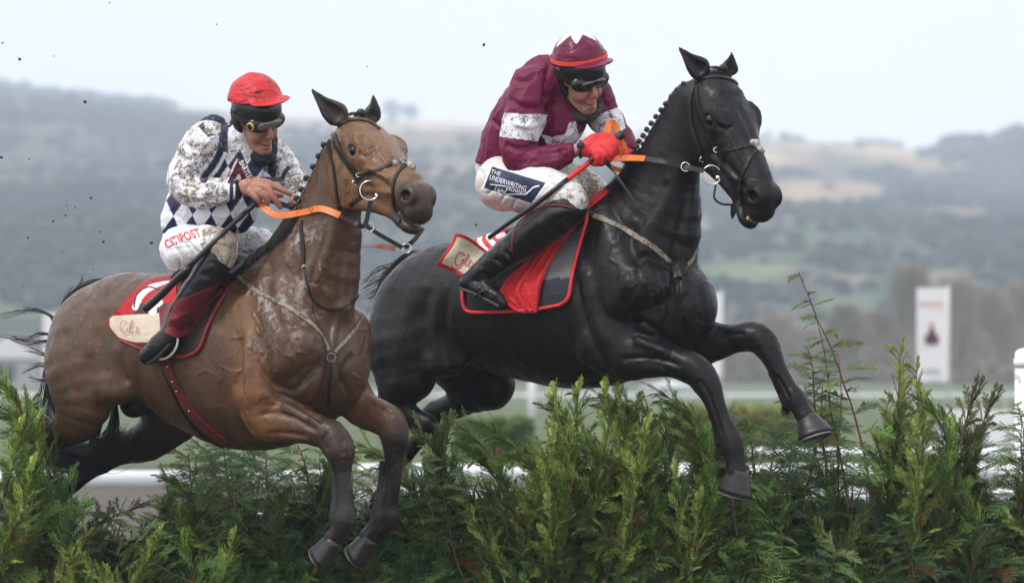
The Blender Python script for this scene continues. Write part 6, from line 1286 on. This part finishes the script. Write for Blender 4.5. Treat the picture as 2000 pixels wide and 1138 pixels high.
def wing():
    Y = 32; r = empty('rail_end', (Wd(1998, 0, Y)[0], Y, 0), 'rounded white plastic rail end post at the right edge of the photo', 'post'); x = Wd(2006, 0, Y)[0]
    wadd('post', merge([wbar((x, Y, 0), (x, Y, Wd(0, 690, Y)[2]), .065, 18), ballmesh((x, Y, Wd(0, 690, Y)[2]), (.065, .065, .03))]), M_pvc, r); wadd('collar', wbar((x, Y, Wd(0, 716, Y)[2]), (x, Y, Wd(0, 700, Y)[2]), .072, 18), M_pvc, r)
wing()
def banner(px0, px1, py0, py1, Y, side, label, motif=True):
    a, b = Wd(px0, py1, Y), Wd(px1, py0, Y); root = empty('banner', (a[0], Y, 0), label, 'banner'); px = b[0] if side > 0 else a[0]
    wadd('pole', wbar((px, Y, 0), (px, Y, b[2] + .05), .035, 10), M_pole, root)
    V = []; Fc = []; n, m = 12, 24
    for i in range(n + 1):
        for j in range(m + 1): u, t = i / n, j / m; V.append((a[0] + (b[0] - a[0]) * u, Y - .04 + .03 * sin(u * 4 + t * 5), a[2] + (b[2] - a[2]) * t))
    Fc = [(i * (m + 1) + j, (i + 1) * (m + 1) + j, (i + 1) * (m + 1) + j + 1, i * (m + 1) + j + 1) for i in range(n) for j in range(m)]; o = wadd('flag', (V, Fc), M_cloth, root)
    if motif:
        w_, h = b[0] - a[0], b[2] - a[2]; X = lambda u: a[0] + w_ * u; Z = lambda t: a[2] + h * t; yy = Y - .09
        def flat(P, y): return [(X(u), y, Z(t)) for u, t in P], [tuple(range(len(P)))]
        pk = M('pink_script', (.60, .22, .20), .7); dk = M('bottle_print', (.07, .015, .03), .6); og = M('amber_print', (.45, .14, .06), .6); gr = M('grey_print', (.16, .17, .18), .6)
        wadd('print', merge([flat([(.12 + i * .09, .80 + .015 * ((i * 7) % 3)), (.18 + i * .09, .80 + .015 * ((i * 7) % 3)), (.19 + i * .09, .85), (.13 + i * .09, .85)], yy) for i in range(8)]), pk, o, False)
        wadd('print', flat([(.28, .40), (.66, .40), (.70, .47), (.58, .52), (.54, .56), (.40, .56), (.36, .52), (.24, .47)], yy), dk, o, False); wadd('print', flat([(.40, .56), (.54, .56), (.52, .63), (.42, .63)], yy), og, o, False); wadd('print', flat([(.24, .10), (.72, .10), (.72, .125), (.24, .125)], yy), gr, o, False)
banner(1790, 1852, 562, 745, 130, 1, 'tall white banner with a dark red bottle picture and faint pink script on a pole'); banner(1380, 1409, 572, 735, 150, 1, "narrow white banner on a pole just behind the black horse's foreleg", False); banner(84, 118, 612, 745, 150, 1, 'pale banner behind the tail of the bay horse', False)
def pole(px, p0, Y, label):
    r = empty('pole', (Wd(px, 0, Y)[0], Y, 0), label, 'pole'); x = Wd(px, 0, Y)[0]; wadd('shaft', wbar((x, Y, 0), (x, Y, Wd(0, p0, Y)[2]), .085), M_pole, r); wadd('cap', ballmesh((x, Y, Wd(0, p0, Y)[2]), (.10, .10, .05)), M_pole, r)
pole(1040, 728, 120, 'thick white pole seen through the gap in the hedge under the black horse')
M_hedge = M('clipped_hedge', (.10, .14, .02), .9, var=.4, varscale=3, bump=(14, 1, .1))
def clipped(px0, px1, p0, Y, col, label):
    g = np.random.default_rng(int(px0)); a, b = Wd(px0, p0, Y), Wd(px1, p0, Y); V = []; Fc = []; Cc = []; n = 2600
    for i in range(n):
        x = g.uniform(a[0], b[0]); z = g.uniform(.05, 1) ** .7 * a[2]; y = Y + g.uniform(0, .5); t = unit(g.normal(0, 1, 3)); strip(V, Fc, Cc, np.array((x, y, z)), np.array((x, y, z)) + t * .1, unit(g.normal(0, 1, 3)), .04, .02, col * g.uniform(.6, 1.4))
    r = empty('hedge', ((a[0] + b[0]) / 2, Y, 0), label, 'hedge'); wadd('foliage', (V, Fc), M_leaf, r, False, np.array(Cc)); wadd('core', box(a[0] + .05, b[0] - .05, Y + .15, Y + .45, 0, a[2] - .08), M_hedge, r, False)
clipped(890, 1035, 822, 78, np.array((.09, .16, .03)), 'blurred clipped green hedge in the gap below the black horse'); clipped(1310, 1640, 794, 90, np.array((.19, .21, .03)), 'low yellow green hedge beyond the rails behind the reaching hoof')
def marquee(px0, px1, p0, p1, Y, label, mt=None):
    mt = mt or M_pvc
    a, b, c = Wd(px0, p0, Y), Wd(px1, p0, Y), Wd(0, p1, Y)[2]; x0, x1, h, e = a[0], b[0], a[2], c; n = max(1, int((x1 - x0) / 4)); r = empty('marquee', ((x0 + x1) / 2, Y, 0), label, 'tent'); w_ = (x1 - x0) / n
    wadd('wall', box(x0, x1, Y, Y + 6, 0, e), mt, r, False)
    for i in range(n): a0, a1 = x0 + i * w_, x0 + (i + 1) * w_; wadd('roof', ([(a0, Y - .1, e), (a1, Y - .1, e), (a1, Y + 6.1, e), (a0, Y + 6.1, e), ((a0 + a1) / 2, Y + 3, h)], [(0, 1, 4), (1, 2, 4), (2, 3, 4), (3, 0, 4)]), mt, r, False)
    for i in range(n): wadd('window', box(x0 + (i + .3) * w_, x0 + (i + .7) * w_, Y - .04, Y - .01, e * .25, e * .8), M_pole2, r, False)
M_pole2 = M('tent_window', (.08, .09, .11), .3)
marquee(1255, 1372, 740, 756, 260, 'low pale marquee seen under the chest of the black horse', M('pale_canvas', (.45, .46, .48), .8)); marquee(-60, 70, 655, 700, 280, 'pale grey marquee at the left edge beyond the hedge', M('grey_canvas', (.30, .30, .30), .8))
# bare winter trees, blurred, beyond the course
M_twig = M('winter_twigs', (.10, .08, .07), .9, attr=True); 
TREES = []
def baretree(seed, px, top, Y, wd, col, label, group, base=760):
    g = np.random.default_rng(seed); zt = Wd(0, top, Y)[2]; x0 = Wd(px, 0, Y)[0]; V = []; Fc = []; Cc = []; parts = []
    wr = wd * Y / F
    for k in range(9):
        a = g.uniform(0, 2 * pi); ln = zt * g.uniform(.5, .8); p = np.array((x0, Y, zt * .12)); d = unit((cos(a) * .45 * wr / zt * 2, sin(a) * .4, 1)); pts = [p.copy()]
        for i in range(6): d = unit(d + g.normal(0, .14, 3)); p = p + d * ln / 6; pts.append(p.copy())
        parts.append(tubemesh(pts, np.linspace(.10, .02, 7), 5))
    parts.append(tubemesh([(x0, Y, -.05), (x0, Y, zt * .3)], [.22, .14], 8)); n = 2300
    for i in range(n):
        u = g.uniform(0, 1) ** .8; th = g.uniform(0, 2 * pi); z = zt * (.02 + .98 * u ** 1.15); prof = wr * (1.15 - .85 * u) * (1 + .25 * sin(u * 9 + seed)); rr = prof * np.sqrt(g.uniform(0, 1)) * (1 + .2 * sin(th * 3 + seed))
        q = np.array((x0 + rr * cos(th), Y + rr * sin(th), z)); t = unit((cos(th) * .4 + g.normal(0, .3), sin(th) * .5, 1.3 + g.normal(0, .3))); strip(V, Fc, Cc, q, q + t * zt * .16, unit((g.normal(0, .5), -1, 0)), .022, .008, col * g.uniform(.6, 1.4))
    r = empty('bare_tree', (x0, Y, 0), label, 'tree', group); TREES.append(r); wadd('trunk', merge(parts), M_bark, r); wadd('crown', (V, Fc), M_twig, r, False, np.array(Cc))
gt = np.random.default_rng(91); TL = []; TG = 'bare grey brown trees in a row beyond the course'
def col_(): return np.array((.24, .19, .165)) * gt.uniform(.75, 1.25) + np.array((0, .012, 0)) * gt.uniform(0, 2)
for i, (px, top, wd) in enumerate([(1450, 640, 55), (1510, 625, 60), (1580, 650, 60), (1650, 610, 60), (1720, 620, 60), (1780, 540, 62), (1870, 560, 60), (1930, 585, 62), (1990, 570, 60), (2050, 600, 60), (1600, 690, 50), (1480, 690, 50), (1700, 690, 50), (1830, 660, 55), (1900, 680, 50), (1420, 690, 45)]):
    baretree(100 + i, px, top, 330 + (i % 3) * 18, wd * 1.25, col_(), '-', TG); TL.append((TREES[-1], ('tall' if top < 600 else 'low' if top > 680 else 'middling') + ' bare grey brown tree', 'beyond the course at the right', px))
for i, (px, top, wd) in enumerate([(20, 665, 60), (60, 690, 40), (1060, 705, 50), (1120, 715, 50), (800, 700, 60), (1300, 700, 50)]):
    baretree(140 + i, px, top, 350, wd * 1.3, col_(), '-', 'small bare trees behind the horses'); TL.append((TREES[-1], 'small bare tree low on the horizon', 'at the left edge' if px < 100 else 'behind the horses', px))
number_labels(TL)
def scrub(px0, px1, Y, seed):
    g = np.random.default_rng(seed); V = []; Fc = []; Cc = []
    for i in range(16000):
        px = g.uniform(px0, px1); h = 1.1 + .7 * sin(px * .021 + seed) + .5 * sin(px * .057); q = np.array((Wd(px, 0, Y)[0], Y + g.uniform(-4, 4), g.uniform(0, 1) ** 1.3 * h)); strip(V, Fc, Cc, q, q + unit(g.normal(0, 1, 3) + (0, 0, 1)) * .45, unit((g.normal(0, .5), -1, 0)), .05, .02, (np.array((.20, .165, .14)) if g.random() < .7 else np.array((.06, .085, .04))) * g.uniform(.6, 1.4))
    tag(wadd('scrub', (V, Fc), M_twig, None, False, np.array(Cc)), 'low grey brown scrub running along the far edge of the course', 'scrub', kind='stuff')
scrub(-1200, 3400, 318, 3)
# trees on the skyline
M_far = M('far_tree', rough=.9, attr=True)
FTR = []
def fartree(seed, px, py, Y, s_, label, group, rz):
    g = np.random.default_rng(seed); V = []; Fc = []; Cc = []; x0 = Wd(px, 0, Y)[0]; z0 = Wd(0, rz, Y)[2]; zt = Wd(0, py, Y)[2]; h = zt - z0; w_ = s_ * Y / F
    for i in range(420):
        d = unit(g.normal(0, 1, 3)) * g.uniform(0, 1) ** .4; q = np.array((x0 + d[0] * w_, Y + d[1] * w_, z0 + h * .62 + d[2] * h * .38)); strip(V, Fc, Cc, q, q + g.normal(0, 1, 3) * w_ * .16, unit(g.normal(0, 1, 3)), w_ * .07, w_ * .04, np.array((.02, .024, .02)) * g.uniform(.6, 1.5))
    r = empty('skyline_tree', (x0, Y, z0), label, 'tree', group); FTR.append(r); wadd('trunk', tubemesh([(x0, Y, z0 - 2), (x0 + .3, Y, z0 + h * .6)], [w_ * .09, w_ * .05], 6), M_bark, r); wadd('crown', (V, Fc), M_far, r, False, np.array(Cc))
RX, RY = [0, 100, 200, 300, 760, 1480, 1700, 1800], [178, 186, 196, 206, 233, 268, 283, 296]
g9 = np.random.default_rng(12); FT = []
for i in range(26):
    px = g9.uniform(-10, 330); rz = np.interp(px, RX, RY) + 3; fartree(300 + i, px, rz - g9.uniform(8, 24) * (1.3 if px < 60 or 120 < px < 190 else .8), 2480, g9.uniform(8, 16), '-', 'trees along the skyline of the left hill', rz); FT.append((FTR[-1], 'small dark tree', 'on the skyline of the left hill', px))
fartree(340, 765, 195, 2480, 19, 'left one of two dark trees standing alone on the skyline between the riders', None, 238); fartree(341, 800, 204, 2480, 20, 'right one of two dark trees standing alone on the skyline between the riders', None, 240)
for i, px in enumerate([1680, 1700, 1722, 1740, 1756, 1500, 1530]): fartree(350 + i, px, np.interp(px, RX, RY) - 12 - (i * 7 % 5), 2480, 11, '-', 'trees on the skyline of the right hill', np.interp(px, RX, RY) + 4); FT.append((FTR[-1], 'faint small tree', 'on the skyline of the right hill', px))
number_labels(FT)
# mud thrown up by the hooves
M_clod = M('mud_clod', (.03, .02, .014), .8, var=.4, varscale=200, bump=(300, .8, .003)); g8 = np.random.default_rng(5)
CL = []
def clod(x, y, r, dd, label, grp):
    V, Fc = ballmesh((0, 0, 0), 1, 10, 7); V = np.array(V) * (1, .8, .75); V = V * (1 + .4 * vnoise(V * 3 + x, 1.7, 3))[:, None]; a = g8.uniform(0, pi); V = np.stack([V[:, 0] * cos(a) - V[:, 2] * sin(a), V[:, 1], V[:, 0] * sin(a) + V[:, 2] * cos(a)], 1) * r + (x, dd, -y)
    o = link('mud_clod', mesh('mud_clod', W(V, YB), Fc, True), M_clod); tag(o, label, 'mud clod', grp); return o
for (x, y, r) in [(38, 116, 3.2), (5, 84, 2.0), (105, 110, 1.4), (166, 199, 3.8), (3, 307, 3.6), (57, 311, 1.8), (178, 387, 2.8), (131, 401, 1.8), (147, 405, 1.8), (128, 421, 2.4), (104, 432, 2.8), (55, 464, 2.6), (196, 453, 2.0), (202, 472, 3.0), (296, 474, 3.2), (214, 6, 1.8), (423, 48, 1.6), (121, 491, 1.4), (182, 526, 1.6), (44, 559, 1.6), (10, 578, 1.5), (717, 130, 1.5), (930, 439, 2.6)]:
    o = clod(x, y, r, g8.uniform(-40, 60), '-', 'mud clods thrown up behind the horses'); CL.append((o, 'dark flying mud clod', ('against the sky' if y < 170 else 'before the left hill') if x < 440 else ('between the two riders' if y < 200 else "above the black horse's rump"), x))
number_labels(CL)
clod(945, 88, 3.4, 0, 'leaf shaped dark speck flying in the sky left of the maroon cap', None); clod(109, 938, 6, -60, 'large dark clod of mud in front of the white rail beside the hind leg', None)
